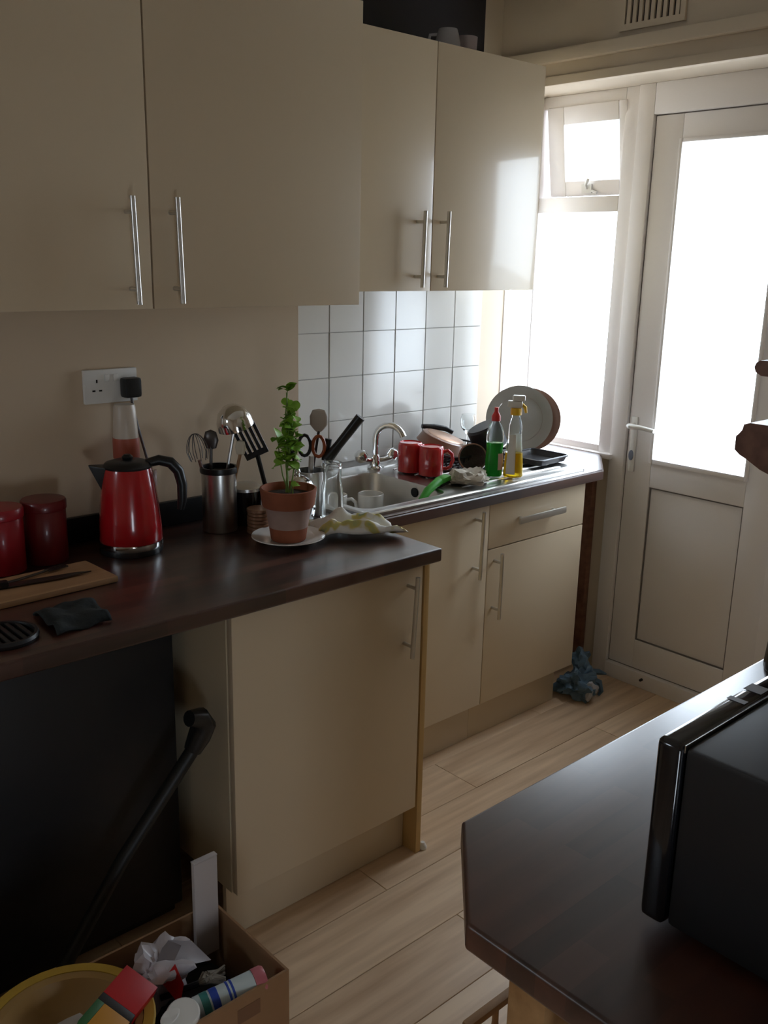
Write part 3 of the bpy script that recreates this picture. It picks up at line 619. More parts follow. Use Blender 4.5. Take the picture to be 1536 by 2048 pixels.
sx = thing('scissors', 'kitchen scissors with black and orange loops in the tool jar', 'scissors', P0+Vector((0.010, -0.010, 0.0)), 0, GJ)
e = Vector((0.66, 0.75, 0)); top = Vector((0.006, 0.004, 0.165))
obj('blades', tube(nb(), [(0, 0, 0), top*0.6, top], [0.003, 0.008, 0.008], 6), STEEL, sx)
obj('loop', tube(nb(), [top + Vector((0, 0, 0.030)) - e*0.020 + e*0.017*math.cos(a*PI/8) + Vector((0, 0, 0.030*math.sin(a*PI/8))) for a in range(16)], 0.005, 8, closed=True), BLACKP, sx)
obj('loop', tube(nb(), [top + Vector((0, 0, 0.028)) + e*0.020 + e*0.017*math.cos(a*PI/8) + Vector((0, 0, 0.030*math.sin(a*PI/8))) for a in range(16)], 0.005, 8, closed=True), mat('orange_plastic', (0.35, 0.08, 0.02), 0.4), sx)
t, d = stick('serving_spoon', 'short dark spoon left of the scissors in the tool jar', 'spoon', P0+Vector((-0.004, -0.016, 0)), (0.236, 0.534, T+0.185), 0.005, BLACKP, GJ)
obj('spoon_head', lathe(nb(), [(0, 0.026), (0.014, 0.018), (0.018, 0), (0.010, -0.020), (0, -0.024)], 18, Matrix.Translation(d+Vector((0, 0, 0.018))) @ Matrix.Rotation(0.85, 4, 'Z') @ Matrix.Scale(0.35, 4, (0, 1, 0))), mat('dark_plum', (0.05, 0.03, 0.035), 0.4), t)

# ---- glass bottle near the worktop end
c = thing('glass_bottle', 'empty clear glass bottle near the end of the worktop', 'bottle', (0.352, 0.588, T)); c.scale = (1.0, 1.0, 1.17)
obj('body', lathe(nb(), [(0, 0), (0.031, 0), (0.033, 0.004), (0.033, 0.062), (0.029, 0.088), (0.026, 0.100), (0.027, 0.128), (0.0235, 0.128), (0.0225, 0.100), (0.0255, 0.086), (0.0295, 0.060), (0.0295, 0.007), (0, 0.007)], 36), GLASS, c)
obj('rim', lathe(nb(), [(0.0225, 0.1285), (0.0285, 0.1285), (0.030, 0.134), (0.0285, 0.141), (0.0225, 0.141), (0.0225, 0.1285)], 36), GLASS, c)

# ---- tea towel
def towel_mat():
    M = bpy.data.materials.new('printed_tea_towel'); M.use_nodes = True; nt = M.node_tree; p = nt.nodes['Principled BSDF']; p.inputs['Roughness'].default_value = 0.9
    tc = nt.nodes.new('ShaderNodeTexCoord'); n = nt.nodes.new('ShaderNodeTexNoise'); n.inputs['Scale'].default_value = 17; n.inputs['Detail'].default_value = 2
    cr = nt.nodes.new('ShaderNodeValToRGB'); E_ = cr.color_ramp.elements
    E_[0].position = 0.0; E_[0].color = (0.80, 0.78, 0.74, 1); E_[1].position = 1.0; E_[1].color = (0.80, 0.78, 0.74, 1)
    for pos, col in ((0.52, (0.80, 0.78, 0.74, 1)), (0.57, (0.62, 0.52, 0.16, 1)), (0.63, (0.50, 0.50, 0.20, 1)), (0.67, (0.25, 0.36, 0.25, 1)), (0.72, (0.80, 0.78, 0.74, 1))):
        e_ = E_.new(pos); e_.color = col
    nt.links.new(tc.outputs['Object'], n.inputs['Vector']); nt.links.new(n.outputs['Fac'], cr.inputs[0]); nt.links.new(cr.outputs[0], p.inputs['Base Color']); return M
def tf(u, v):
    z = 0.008 + 0.030*(0.5+0.5*math.sin(v*9+u*2.2)) + 0.026*noise.noise((u*4, v*4, 3)) + 0.010*abs(noise.noise((u*9, v*9, 8)))
    edge = min(u, 1-u, v, 1-v); z = 0.004 + z*min(1, 0.35+edge*5)
    return 0.012*noise.noise((u*3, v*3, 9)), 0.012*noise.noise((u*3, v*3, 19)), max(0.003, z)
cloth('tea_towel', (0.512, 0.438, T), (0.122, 0.184, 0), (-0.140, 0.030, 0), 34, 34, tf, towel_mat(), 'crumpled white tea towel with yellow green print at the worktop end', 'tea towel', 0.003)

# ================================================================== SINK AND DRAINER
sk = thing('sink', 'stainless steel inset sink with drainer and one bowl', 'sink', (0, 0, 0))
S0 = WT+0.0006
sx0, sx1, sy0, sy1 = -0.125, 0.408, 0.672, 1.735
bx0, bx1, by0, by1 = -0.030, 0.352, 0.714, 1.078
def rrect(x0, x1, y0, y1, r, n=5):
    pts = []
    for cx_, cy_, a in ((x1-r, y1-r, 0), (x0+r, y1-r, PI/2), (x0+r, y0+r, PI), (x1-r, y0+r, 1.5*PI)):
        for i in range(n+1): pts.append((cx_+r*math.cos(a+PI/2*i/n), cy_+r*math.sin(a+PI/2*i/n)))
    return pts
def loft(bm, loops, capend=True):
    R_ = [[bm.verts.new(p) for p in lp] for lp in loops]
    n = len(R_[0])
    for A_, B_ in zip(R_, R_[1:]):
        for i in range(n): bm.faces.new((A_[i], A_[(i+1) % n], B_[(i+1) % n], B_[i]))
    if capend: bm.faces.new(R_[-1])
    return R_
def zl(pts, z): return [(x, y, z) for x, y in pts]
bm = nb()
loops = [zl(rrect(sx0, sx1, sy0, sy1, 0.03), S0), zl(rrect(sx0, sx1, sy0, sy1, 0.03), S0+0.006), zl(rrect(sx0+0.006, sx1-0.006, sy0+0.006, sy1-0.006, 0.026), S0+0.0085),
         zl(rrect(sx0+0.018, sx1-0.018, sy0+0.018, sy1-0.018, 0.02), S0+0.0085), zl(rrect(sx0+0.026, sx1-0.026, sy0+0.026, sy1-0.026, 0.02), S0+0.0035)]
R_ = loft(bm, loops, capend=False)
# deck: bridge rim loop to bowl opening plus drainer as one n-gon ring
inner = [bm.verts.new(p) for p in zl(rrect(bx0, bx1, by0, by1, 0.05), S0+0.0035)]
n = len(inner)
for i in range(n):
    a, b2 = R_[-1][i], R_[-1][(i+1) % n]; bm.faces.new((a, b2, inner[(i+1) % n], inner[i]))
obj('deck', bm, STEELD, sk)
bm = nb()
loops = [zl(rrect(bx0, bx1, by0, by1, 0.05), S0+0.0035), zl(rrect(bx0+0.004, bx1-0.004, by0+0.004, by1-0.004, 0.05), S0-0.004), zl(rrect(bx0+0.010, bx1-0.010, by0+0.010, by1-0.010, 0.05), S0-0.085), zl(rrect(bx0+0.022, bx1-0.022, by0+0.022, by1-0.022, 0.045), S0-0.118), zl(rrect(bx0+0.05, bx1-0.05, by0+0.05, by1-0.05, 0.035), S0-0.124)]
loft(bm, loops); bw = obj('bowl', bm, STEELD, sk)
obj('overflow_hole', lathe(nb(), [(0, 0), (0.014, 0), (0.016, -0.002), (0.016, 0.001), (0, 0.001)], 20, Matrix.Translation((0.195, by1-0.0080, S0-0.026)) @ Matrix.Rotation(PI/2, 4, 'X')), mat('overflow_black', (0.01, 0.01, 0.01), 0.6), bw)
obj('waste', lathe(nb(), [(0, 0), (0.035, 0), (0.038, 0.003), (0.030, 0.003), (0.012, 0.001), (0, 0.001)], 24, Matrix.Translation((0.16, 0.90, S0-0.1235))), CHROME, bw)
for i in range(8):
    xx = -0.06+0.055*i; obj('drainer_ridge', tube(nb(), [(xx, 1.16, S0+0.0025), (xx, 1.18, S0+0.0045), (xx, 1.66, S0+0.0045), (xx, 1.68, S0+0.0025)], 0.0045, 8), STEELD, sk)
SD = S0+0.0095   # standing height on the drainer ridges

# ---- mixer tap
tp = thing('mixer_tap', 'chrome swan neck mixer tap behind the sink bowl', 'tap', (-0.058, 1.118, S0+0.004))
obj('base', lathe(nb(), [(0, 0), (0.026, 0), (0.026, 0.006), (0.019, 0.012), (0.018, 0.045), (0.014, 0.052), (0, 0.052)], 28), CHROME, tp)
q_ = [(0, 0, 0.045), (0, 0, 0.105)] + [Vector((0.050, 0.022, 0))*(1-math.cos(a))*1.0 + Vector((0, 0, 0.105+0.056*math.sin(a))) for a in [PI*i/10 for i in range(1, 9)]]
q_.append(q_[-1]+Vector((0.006, 0.003, -0.014)))
obj('spout', tube(nb(), q_, [0.0115]*(len(q_)-1)+[0.0125], 14), CHROME, tp)
for s_, nm in ((-1, 'lever'), (1, 'lever')):
    arm = nb(); tube(arm, [(0, 0, 0.030), (0.012*s_+0.006, 0.030*s_, 0.034), (0.018*s_+0.01, 0.050*s_, 0.042)], [0.010, 0.010, 0.012], 12)
    lathe(arm, [(0, 0), (0.019, 0), (0.024, 0.012), (0.021, 0.029), (0.010, 0.037), (0, 0.037)], 20, Matrix.Translation((0.018*s_+0.01, 0.050*s_, 0.036)) @ Matrix.Rotation(-0.5*s_, 4, 'X'))
    obj(nm, arm, CHROME, tp)

# ---- mugs
def mug(loc, rz, r, h, m_, label, group=None, flip=False, inner=None):
    c = thing('mug', label, 'mug', loc, rz, group)
    t = 0.0035
    if flip: prof = [(r*0.97, 0), (r, 0.004), (r, h-0.010), (r*0.93, h-0.002), (r*0.86, h), (r*0.84, h-0.003), (0, h-0.003)]
    else: prof = [(0, 0), (r*0.9, 0), (r*0.97, 0.006), (r, 0.012), (r, h-0.002), (r-t*0.5, h), (r-t, h-0.002), (r-t, 0.010), (0, 0.008)]
    obj('body', lathe(nb(), prof, 36), m_, c)
    obj('handle', tube(nb(), [(r-0.003, 0, h*0.80), (r+0.014, 0, h*0.84), (r+0.028, 0, h*0.72), (r+0.031, 0, h*0.50), (r+0.024, 0, h*0.28), (r+0.010, 0, h*0.20), (r-0.003, 0, h*0.22)], [0.006, 0.006, 0.0065, 0.0065, 0.006, 0.006, 0.006], 10), m_, c)
    return c
mug((0.056, 1.180, SD), math.radians(140), 0.043, 0.102, REDM, 'red mug upside down next to the tap', 'red mugs on the drainer', flip=True)
mug((0.142, 1.198, SD), math.radians(48), 0.043, 0.100, REDM, 'red mug with its handle towards the window on the drainer', 'red mugs on the drainer', flip=True)
BF = S0-0.1232
mug((0.098, 0.962, BF), math.radians(120), 0.043, 0.092, CERAM, 'white mug standing in the sink bowl', 'washing up in the sink bowl')
mug((0.036, 0.860, BF), math.radians(45), 0.040, 0.092, CERAM, 'white mug at the left of the sink bowl showing its handle', 'washing up in the sink bowl')
c = thing('bowl', 'sage green bowl upside down in the sink', 'bowl', (0.215, 0.985, BF), 0, 'washing up in the sink bowl')
obj('shell', lathe(nb(), [(0.056, 0), (0.058, 0.003), (0.052, 0.028), (0.036, 0.044), (0.024, 0.048), (0.024, 0.054), (0.021, 0.054), (0.020, 0.047), (0, 0.047)], 34), mat('sage_glaze', (0.30, 0.33, 0.22), 0.3, coat=0.3), c)
obj('foot_ring', lathe(nb(), [(0.024, 0.0485), (0.027, 0.0485), (0.026, 0.056), (0.0235, 0.056), (0.024, 0.0485)], 28), CERAM, c)
tag(obj('glass_tumbler', lathe(nb(), [(0, 0), (0.024, 0), (0.026, 0.003), (0.029, 0.075), (0.0265, 0.075), (0.023, 0.006), (0, 0.006)], 28), GLASS, loc=(0.292, 0.935, BF)), 'small clear tumbler in the sink bowl', 'glass', 'washing up in the sink bowl')
# ---- brush
br_ = thing('washing_up_brush', 'bright green washing up brush propped on the sink bowl edge', 'brush', (0.286, 1.062, S0+0.010))
obj('handle', tube(nb(), [(0.012, -0.062, -0.034), (0.004, -0.026, -0.008), (-0.004, 0.012, 0.006), (-0.010, 0.040, 0.013)], [0.011, 0.014, 0.014, 0.015], 10), GREENP, br_)
MBR = Matrix.Translation((-0.014, 0.062, 0.016)) @ Matrix.Rotation(math.radians(12), 4, 'X')
obj('head', box(nb(), -0.017, 0.017, -0.024, 0.024, -0.008, 0.009, MBR), GREENP, br_, bev=0.005)
obj('bristles', box(nb(), -0.014, 0.014, -0.021, 0.021, -0.018, -0.0085, MBR), mat('dark_bristle', (0.05, 0.05, 0.045), 0.9, bump=0.5, scale=200), br_, bev=0.001)

# ---- dish cloth
b = crumple(ico(nb(), 0.055, 4), 0.034, 26, 3.1, (1.05, 1.25, 0.40), -0.012)
tag(obj('dishcloth', b, mat('grey_dishcloth', (0.46, 0.41, 0.34), 0.95, var=0.25, scale=35, bump=0.3), loc=(0.298, 1.222, SD+0.0125)), 'crumpled grey dishcloth on the drainer in front of the bottles', 'cloth')

# ---- bottles
c = thing('washing_up_bottle', 'green washing up liquid bottle with red cap', 'bottle', (0.292, 1.352, SD), math.radians(40))
SQ = Matrix.Scale(0.72, 4, (0, 1, 0))
obj('liquid', lathe(nb(), [(0, 0.001), (0.026, 0.001), (0.030, 0.006), (0.030, 0.06), (0.028, 0.090), (0.029, 0.118), (0, 0.118)], 32, SQ), GREENL, c)
obj('body', lathe(nb(), [(0.029, 0.1185), (0.0305, 0.135), (0.029, 0.155), (0.022, 0.175), (0.013, 0.188), (0.012, 0.192)], 32, SQ), PLAST, c)
obj('cap', lathe(nb(), [(0, 0.1925), (0.0155, 0.1925), (0.0155, 0.208), (0.010, 0.218), (0.007, 0.224), (0.007, 0.238), (0, 0.239)], 22), REDP, c)
lb = lathe(nb(), [(0.0308, 0.025), (0.0312, 0.03), (0.0308, 0.07), (0.0298, 0.082)], 10, SQ, -1.1, 0.9); obj('label', lb, mat('pink_label', (0.60, 0.40, 0.36), 0.5, var=0.3, scale=40), c)
c = thing('spray_bottle', 'clear spray bottle of yellow cleaner with white trigger top', 'bottle', (0.340, 1.398, SD), math.radians(40))
obj('liquid', lathe(nb(), [(0, 0.001), (0.031, 0.001), (0.034, 0.006), (0.032, 0.045), (0.029, 0.085), (0, 0.085)], 32, SQ), YELL, c)
obj('body', lathe(nb(), [(0.029, 0.0855), (0.025, 0.125), (0.0235, 0.150), (0.0235, 0.175), (0.018, 0.198), (0.0145, 0.205), (0.0145, 0.214)], 32, SQ), PLAST, c)
obj('label', lathe(nb(), [(0.0338, 0.012), (0.0328, 0.045), (0.0298, 0.086), (0.0258, 0.125), (0.0243, 0.148)], 10, SQ, 0.5, 1.6), LABEL, c)
obj('label', lathe(nb(), [(0.0338, 0.012), (0.0328, 0.045), (0.0298, 0.086), (0.0258, 0.125), (0.0243, 0.148)], 10, SQ, -2.4, -1.4), LABEL, c)
obj('collar', lathe(nb(), [(0, 0.2145), (0.0185, 0.2145), (0.019, 0.218), (0.019, 0.234), (0.017, 0.238), (0, 0.238)], 24), YELC, c)
tr = nb(); box(tr, -0.030, 0.020, -0.011, 0.011, 0.2385, 0.262); box(tr, -0.014, 0.028, -0.010, 0.010, 0.262, 0.281)
th = obj('spray_head', tr, WHITE, c, bev=0.005); obj('trigger', tube(nb(), [(0.018, 0, 0.250), (0.030, 0, 0.240), (0.033, 0, 0.222)], [0.006, 0.006, 0.004], 8), YELC, th)

# ---- dish rack with washed things
dr_ = thing('dish_rack', 'black wire dish rack on the drainer', 'dish rack', (0, 0, 0))
def wire(p, r=0.0028): return tube(nb(), p, r, 6)
rx0, rx1, ry0, ry1, rz0, rz1 = -0.105, 0.182, 1.285, 1.560, SD+0.004, SD+0.050
def rectloop(x0, x1, y0, y1, z): return [(x0, y0, z), (x1, y0, z), (x1, y1, z), (x0, y1, z)]
for z in (rz0, rz1):
    lp = zl(rrect(rx0, rx1, ry0, ry1, 0.025, 4), z); obj('rim_wire', tube(nb(), lp, 0.004, 7, closed=True), BLACKM, dr_)
for i in range(12):
    y_ = ry0+0.015+0.0222*i; obj('cross_wire', wire([(rx0, y_, rz1), (rx0+0.004, y_, rz0), (rx1-0.004, y_, rz0), (rx1, y_, rz1)]), BLACKM, dr_)
for i in range(9):
    x_ = rx0+0.022+0.0303*i; obj('cross_wire', wire([(x_, ry0, rz1), (x_, ry0+0.004, rz0), (x_, ry1-0.004, rz0), (x_, ry1, rz1)]), BLACKM, dr_)
tr = nb(); prism(tr, rrect(rx0+0.004, rx1-0.004, ry0+0.005, ry1-0.005, 0.02, 4), SD+0.0002, SD+0.001); obj('drip_tray', tr, BLACKM, dr_, smooth=False)
# frying pan leaning in the rack, copper brown inside
fp = thing('frying_pan', 'dark frying pan with brown base and black handle resting on the dish rack', 'frying pan', (-0.004, 1.408, rz1+0.016))
MP = Matrix.Rotation(math.radians(-12), 4, 'X') @ Matrix.Rotation(math.radians(14), 4, 'Y')
obj('pan_body', lathe(nb(), [(0.098, -0.018), (0.100, -0.018), (0.086, 0.018), (0.080, 0.021), (0, 0.021), (0, 0.018), (0.079, 0.018), (0.098, -0.018)], 40, MP), BROWNC, fp)
obj('base_disc', lathe(nb(), [(0, 0.0215), (0.070, 0.0215), (0.068, 0.0228), (0, 0.0228)], 36, MP), mat('worn_copper', (0.48, 0.30, 0.21), 0.35, metal=0.7, var=0.25, scale=14), fp)
hd = Vector((-0.145, -0.030, 0.048))
obj('handle', tube(nb(), [Vector((-0.050, 0.100, 0.018)), Vector((-0.070, 0.080, 0.032)), Vector((-0.092, 0.040, 0.040)), Vector((-0.112, -0.004, 0.044))], [0.008, 0.010, 0.011, 0.009], 10), BLACKP, fp)
# black saucepan upside down
c = thing('saucepan', 'small black saucepan turned over in the dish rack', 'saucepan', (0.100, 1.538, rz1+0.026))
MS = Matrix.Rotation(math.radians(22), 4, 'X') @ Matrix.Rotation(math.radians(-14), 4, 'Y')
obj('pan_body', lathe(nb(), [(0.060, -0.032), (0.063, -0.032), (0.063, 0.050), (0.056, 0.058), (0, 0.058), (0, 0.054), (0.058, 0.050), (0.060, -0.032)], 36, MS), BLACKM, c)
obj('rim', lathe(nb(), [(0.0632, -0.034), (0.0662, -0.033), (0.0662, -0.029), (0.0632, -0.028), (0.0632, -0.034)], 36, MS), STEEL, c)
tag(obj('wine_glass', lathe(nb(), [(0, 0), (0.024, 0), (0.025, 0.002), (0.004, 0.008), (0.0035, 0.055), (0.012, 0.066), (0.028, 0.085), (0.031, 0.115), (0.026, 0.135), (0.0245, 0.135), (0.0295, 0.114), (0.0265, 0.086), (0.010, 0.069), (0, 0.067)], 30), GLASS, loc=(-0.062, 1.600, SD+0.009)), 'clear wine glass behind the upturned black saucepan', 'glass')
c = thing('sieve', 'round brown rimmed sieve leaning at the front of the dish rack', 'sieve', (0.214, 1.330, SD+0.054))
MV = Matrix.Rotation(math.radians(46), 4, 'Z') @ Matrix.Rotation(math.radians(66), 4, 'X')
obj('hoop', lathe(nb(), [(0.046, -0.006), (0.050, -0.006), (0.051, 0.0), (0.050, 0.006), (0.046, 0.006), (0.046, -0.006)], 34, MV), BROWNC, c)
obj('mesh_cup', lathe(nb(), [(0.0455, 0.0), (0.040, -0.018), (0.026, -0.032), (0.010, -0.037), (0, -0.0375)], 28, MV), mat('dark_mesh', (0.10, 0.08, 0.07), 0.5, metal=0.4, bump=0.6, scale=250), c)
# platter and plates standing on edge by the window
def plate(loc, r, tiltx, rz, m_rim, m_mid, label, group=None, dish=0.014, name='plate'):
    c = thing(name, label, 'plate', loc, 0, group)
    Mx = Matrix.Rotation(rz, 4, 'Z') @ Matrix.Rotation(tiltx, 4, 'X')
    c.matrix_basis = Matrix.Translation(loc) @ Mx
    obj('rim', lathe(nb(), [(r*0.70, dish*0.45), (r*0.96, dish), (r, dish*1.05), (r*0.985, dish*0.72), (r*0.70, 0.0), (r*0.70, dish*0.45)], 52), m_rim, c)
    obj('well', lathe(nb(), [(0, 0), (r*0.695, 0), (r*0.695, dish*0.42), (r*0.62, dish*0.25), (0, dish*0.22)], 44), m_mid, c)
    return c
FA = math.atan2(-(2.384-0.06), -(-1.071-1.77)) # turn towards the room
plate((0.055, 1.762, S0+0.1365), 0.128, math.radians(84), math.radians(40), GREYC, GREYC, 'large grey platter standing on edge against the window', 'plates standing by the window', name='platter')
plate((0.064, 1.810, S0+0.1305), 0.122, math.radians(84), math.radians(41), BROWNC, BROWNC, 'brown rimmed plate standing behind the grey platter', 'plates standing by the window')
c = thing('oven_tray', 'flat dark tray lying at the end of the drainer', 'tray', (0.222, 1.668, SD+0.004), math.radians(2))
b = nb(); loft(b, [zl(rrect(-0.085, 0.085, -0.090, 0.090, 0.02, 4), 0.020), zl(rrect(-0.078, 0.078, -0.083, 0.083, 0.018, 4), 0.0), zl(rrect(-0.070, 0.070, -0.075, 0.075, 0.018, 4), 0.0)])
obj('pan', b, mat('dark_tray_enamel', (0.05, 0.05, 0.055), 0.35, coat=0.2), c); obj('rolled_edge', tube(nb(), zl(rrect(-0.086, 0.086, -0.091, 0.091, 0.02, 4), 0.020), 0.0035, 8, closed=True), MATS['dark_tray_enamel'], c)

# ================================================================== ON TOP OF THE FAR WALL CABINET
c = thing('jug', 'small clear glass jug on top of the far wall cabinet', 'jug', (0.085, 1.265, 2.2515), math.radians(230))
obj('body', lathe(nb(), [(0, 0), (0.032, 0), (0.040, 0.02), (0.042, 0.045), (0.034, 0.075), (0.030, 0.088), (0.028, 0.088), (0.032, 0.074), (0.039, 0.045), (0.037, 0.02), (0.030, 0.004), (0, 0.004)], 34), mat('smoked_glass', (0.60, 0.58, 0.62), 0.15, trans=0.5), c)
obj('handle', tube(nb(), [(0.034, 0, 0.072), (0.056, 0, 0.070), (0.062, 0, 0.045), (0.050, 0, 0.026), (0.040, 0, 0.026)], 0.005, 8), MATS['smoked_glass'], c)
c = thing('tumbler', 'frosted pinkish glass tumbler beside the jug on the far cabinet', 'tumbler', (0.085, 1.352, 2.2515))
obj('body', lathe(nb(), [(0, 0), (0.028, 0), (0.031, 0.003), (0.035, 0.078), (0.032, 0.078), (0.028, 0.006), (0, 0.006)], 32), mat('frosted_pink', (0.50, 0.42, 0.44), 0.5, trans=0.25), c)

# ================================================================== RIGHT: MICROWAVE AND SHELF
mw = thing('microwave', 'black microwave oven seen from its side on the right worktop', 'microwave', (0, 0, 0))
MZ = WT
obj('casing', box(nb(), 1.938, 2.275, -0.222, 0.268, MZ+0.014, MZ+0.232), BLACKM, mw, bev=0.006)
fr_ = obj('front_panel', box(nb(), 1.906, 1.936, -0.228, 0.274, MZ+0.012, MZ+0.236), BLACKG, mw, bev=0.009, seg=3)
obj('door_strip', box(nb(), 1.899, 1.906, -0.20, 0.13, MZ+0.03, MZ+0.215), BLACKG, fr_, bev=0.002)
obj('dial', lathe(nb(), [(0, 0), (0.020, 0), (0.018, 0.014), (0, 0.015)], 24, Matrix.Translation((1.906, 0.20, MZ+0.13)) @ Matrix.Rotation(-PI/2, 4, 'Y')), HANDLE, fr_)
obj('seam_strip', box(nb(), 1.9365, 1.9375, -0.222, 0.268, MZ+0.226, MZ+0.2345), STEEL, mw, smooth=False)
for xx in (1.975, 2.235):
    for yy in (-0.18, 0.23): obj('foot', lathe(nb(), [(0, 0.0005), (0.013, 0.0005), (0.013, 0.0145), (0, 0.0145)], 14), BLACKP, mw, loc=(xx, yy, MZ))
for i, yy in enumerate((-0.085, -0.045, 0.02)):
    obj('sticker', box(nb(), 1.909, 1.931, yy, yy+(0.010 if i == 0 else 0.022), MZ+0.2362, MZ+0.2366), mat('grey_print', (0.20, 0.19, 0.21), 0.4), fr_, smooth=False)
sh = thing('wooden_shelf', 'reddish brown wooden shelf unit with moulded ends at the right edge', 'shelf', (0, 0, 0))
def moulded(parent, name, x0, prof, y0, y1, x1=2.25):
    bm = nb(); pts = [(x0+a, z) for a, z in prof]; pts += [(x1, prof[-1][1]), (x1, prof[0][1])]
    A_ = [bm.verts.new((x, y0, z)) for x, z in pts]; B_ = [bm.verts.new((x, y1, z)) for x, z in pts]
    bm.faces.new(A_); bm.faces.new(list(reversed(B_))); n_ = len(pts)
    for i in range(n_): bm.faces.new((A_[i], B_[i], B_[(i+1) % n_], A_[(i+1) % n_]))
    return obj(name, bm, MAHOG, parent)
moulded(sh, 'upper_shelf', 1.608, [(0.010, 1.484), (0.003, 1.480), (0.0, 1.472), (0.003, 1.464), (0.014, 1.458)], 0.49, 0.70)
moulded(sh, 'lower_shelf', 1.590, [(0.022, 1.376), (0.012, 1.372), (0.010, 1.362), (0.004, 1.354), (0.0, 1.350), (0.0, 1.326), (0.010, 1.318), (0.024, 1.312), (0.050, 1.298), (0.080, 1.288)], 0.49, 0.70)
obj('divider', box(nb(), 1.650, 1.668, 0.50, 0.69, 1.3765, 1.4575), MAHOG, sh, bev=0.003)
for xx in (1.80, 2.21): obj('upright', box(nb(), xx, xx+0.025, 0.50, 0.69, WT+0.0006, 1.2875), MAHOG, sh, bev=0.003)
obj('top_upright', box(nb(), 2.20, 2.225, 0.50, 0.69, 1.3765, 1.4575), MAHOG, sh, bev=0.003)
c = thing('coffee_maker', 'white topped dark appliance at the right edge of the far worktop', 'appliance', (1.712, 0.600, T))
obj('base', lathe(nb(), [(0, 0), (0.062, 0), (0.064, 0.004), (0.060, 0.055), (0, 0.055)], 32), BLACKP, c)
obj('top', lathe(nb(), [(0, 0.0555), (0.060, 0.0555), (0.056, 0.075), (0.046, 0.098), (0.030, 0.112), (0, 0.114)], 32), mat('bluish_white', (0.55, 0.60, 0.66), 0.3, coat=0.3), c)

# ================================================================== FLOOR LEVEL
# blue bag in the gap
c = thing('plastic_bag', 'crumpled blue plastic bag on the floor beside the sink unit', 'bag', (0.400, 1.815, 0.0))
BLUE = mat('blue_polythene', (0.10, 0.17, 0.24), 0.35, var=0.4, scale=40, bump=0.3)
b = crumple(ico(nb(), 0.060, 4), 0.045, 30, 7.7, (1.0, 1.1, 0.85), -0.048)
obj('body', b, BLUE, c, loc=(0, -0.02, 0.049))
b = crumple(ico(nb(), 0.034, 3), 0.03, 40, 2.2, (0.8, 0.8, 1.3)); obj('knot', b, BLUE, c, loc=(-0.03, 0.03, 0.118))
b = nb(); tube(b, [(0.02, 0.02, 0.07), (0.05, 0.05, 0.05), (0.065, 0.045, 0.02), (0.06, 0.035, 0.004)], [0.012, 0.013, 0.010, 0.005], 7); tube(b, [(0.0, 0.05, 0.08), (0.02, 0.085, 0.075), (0.03, 0.12, 0.06)], [0.012, 0.012, 0.004], 7); obj('handle_tail', b, BLUE, c)
b = crumple(ico(nb(), 0.026, 3), 0.02, 50, 5.5, (0.9, 1.0, 1.2)); obj('white_wrapper', b, mat('grey_polythene', (0.40, 0.40, 0.42), 0.35), c, loc=(0.062, -0.030, 0.045))

# cardboard box
X0, X1, Yb0, Yb1, BH = 0.895, 1.158, -0.740, -0.168, 0.325
bx = thing('cardboard_box', 'open brown cardboard box full of groceries in the near corner', 'box')
obj('side', box(nb(), X0, X0+0.005, Yb0, Yb1, 0.0055, BH), CARD, bx, smooth=False); obj('side', box(nb(), X1-0.005, X1, Yb0, Yb1, 0.0055, BH), CARD, bx, smooth=False)
obj('side', box(nb(), X0+0.005, X1-0.005, Yb0, Yb0+0.005, 0.0055, BH), CARD, bx, smooth=False); obj('side', box(nb(), X0+0.005, X1-0.005, Yb1-0.005, Yb1, 0.0055, BH), CARD, bx, smooth=False)
obj('bottom', box(nb(), X0, X1, Yb0, Yb1, 0.0005, 0.0055), CARD, bx, smooth=False)
obj('print_mark', box(nb(), X1+0.0002, X1+0.0006, -0.285, -0.235, 0.268, 0.300), mat('brown_print', (0.20, 0.10, 0.05), 0.9), bx, smooth=False)
# black sack filling the box
b = nb(); loft(b, [zl(rrect(X0+0.012, X1-0.012, Yb0+0.012, Yb1-0.012, 0.03, 6), 0.0065), zl(rrect(X0+0.012, X1-0.012, Yb0+0.012, Yb1-0.012, 0.03, 6), 0.19), zl(rrect(X0+0.03, X1-0.03, Yb0+0.03, Yb1-0.03, 0.03, 6), 0.215)])
bmesh.ops.triangulate(b, faces=b.faces); bmesh.ops.subdivide_edges(b, edges=b.edges[:], cuts=3, use_grid_fill=True)
for v_ in b.verts:
    if v_.co.z > 0.15: v_.co.z += 0.016*noise.noise(v_.co*22)
tag(obj('sack', b, mat('black_polythene', (0.012, 0.012, 0.013), 0.35, bump=0.4, scale=30)), 'black plastic sack inside the cardboard box', 'sack')
Z0 = 0.232
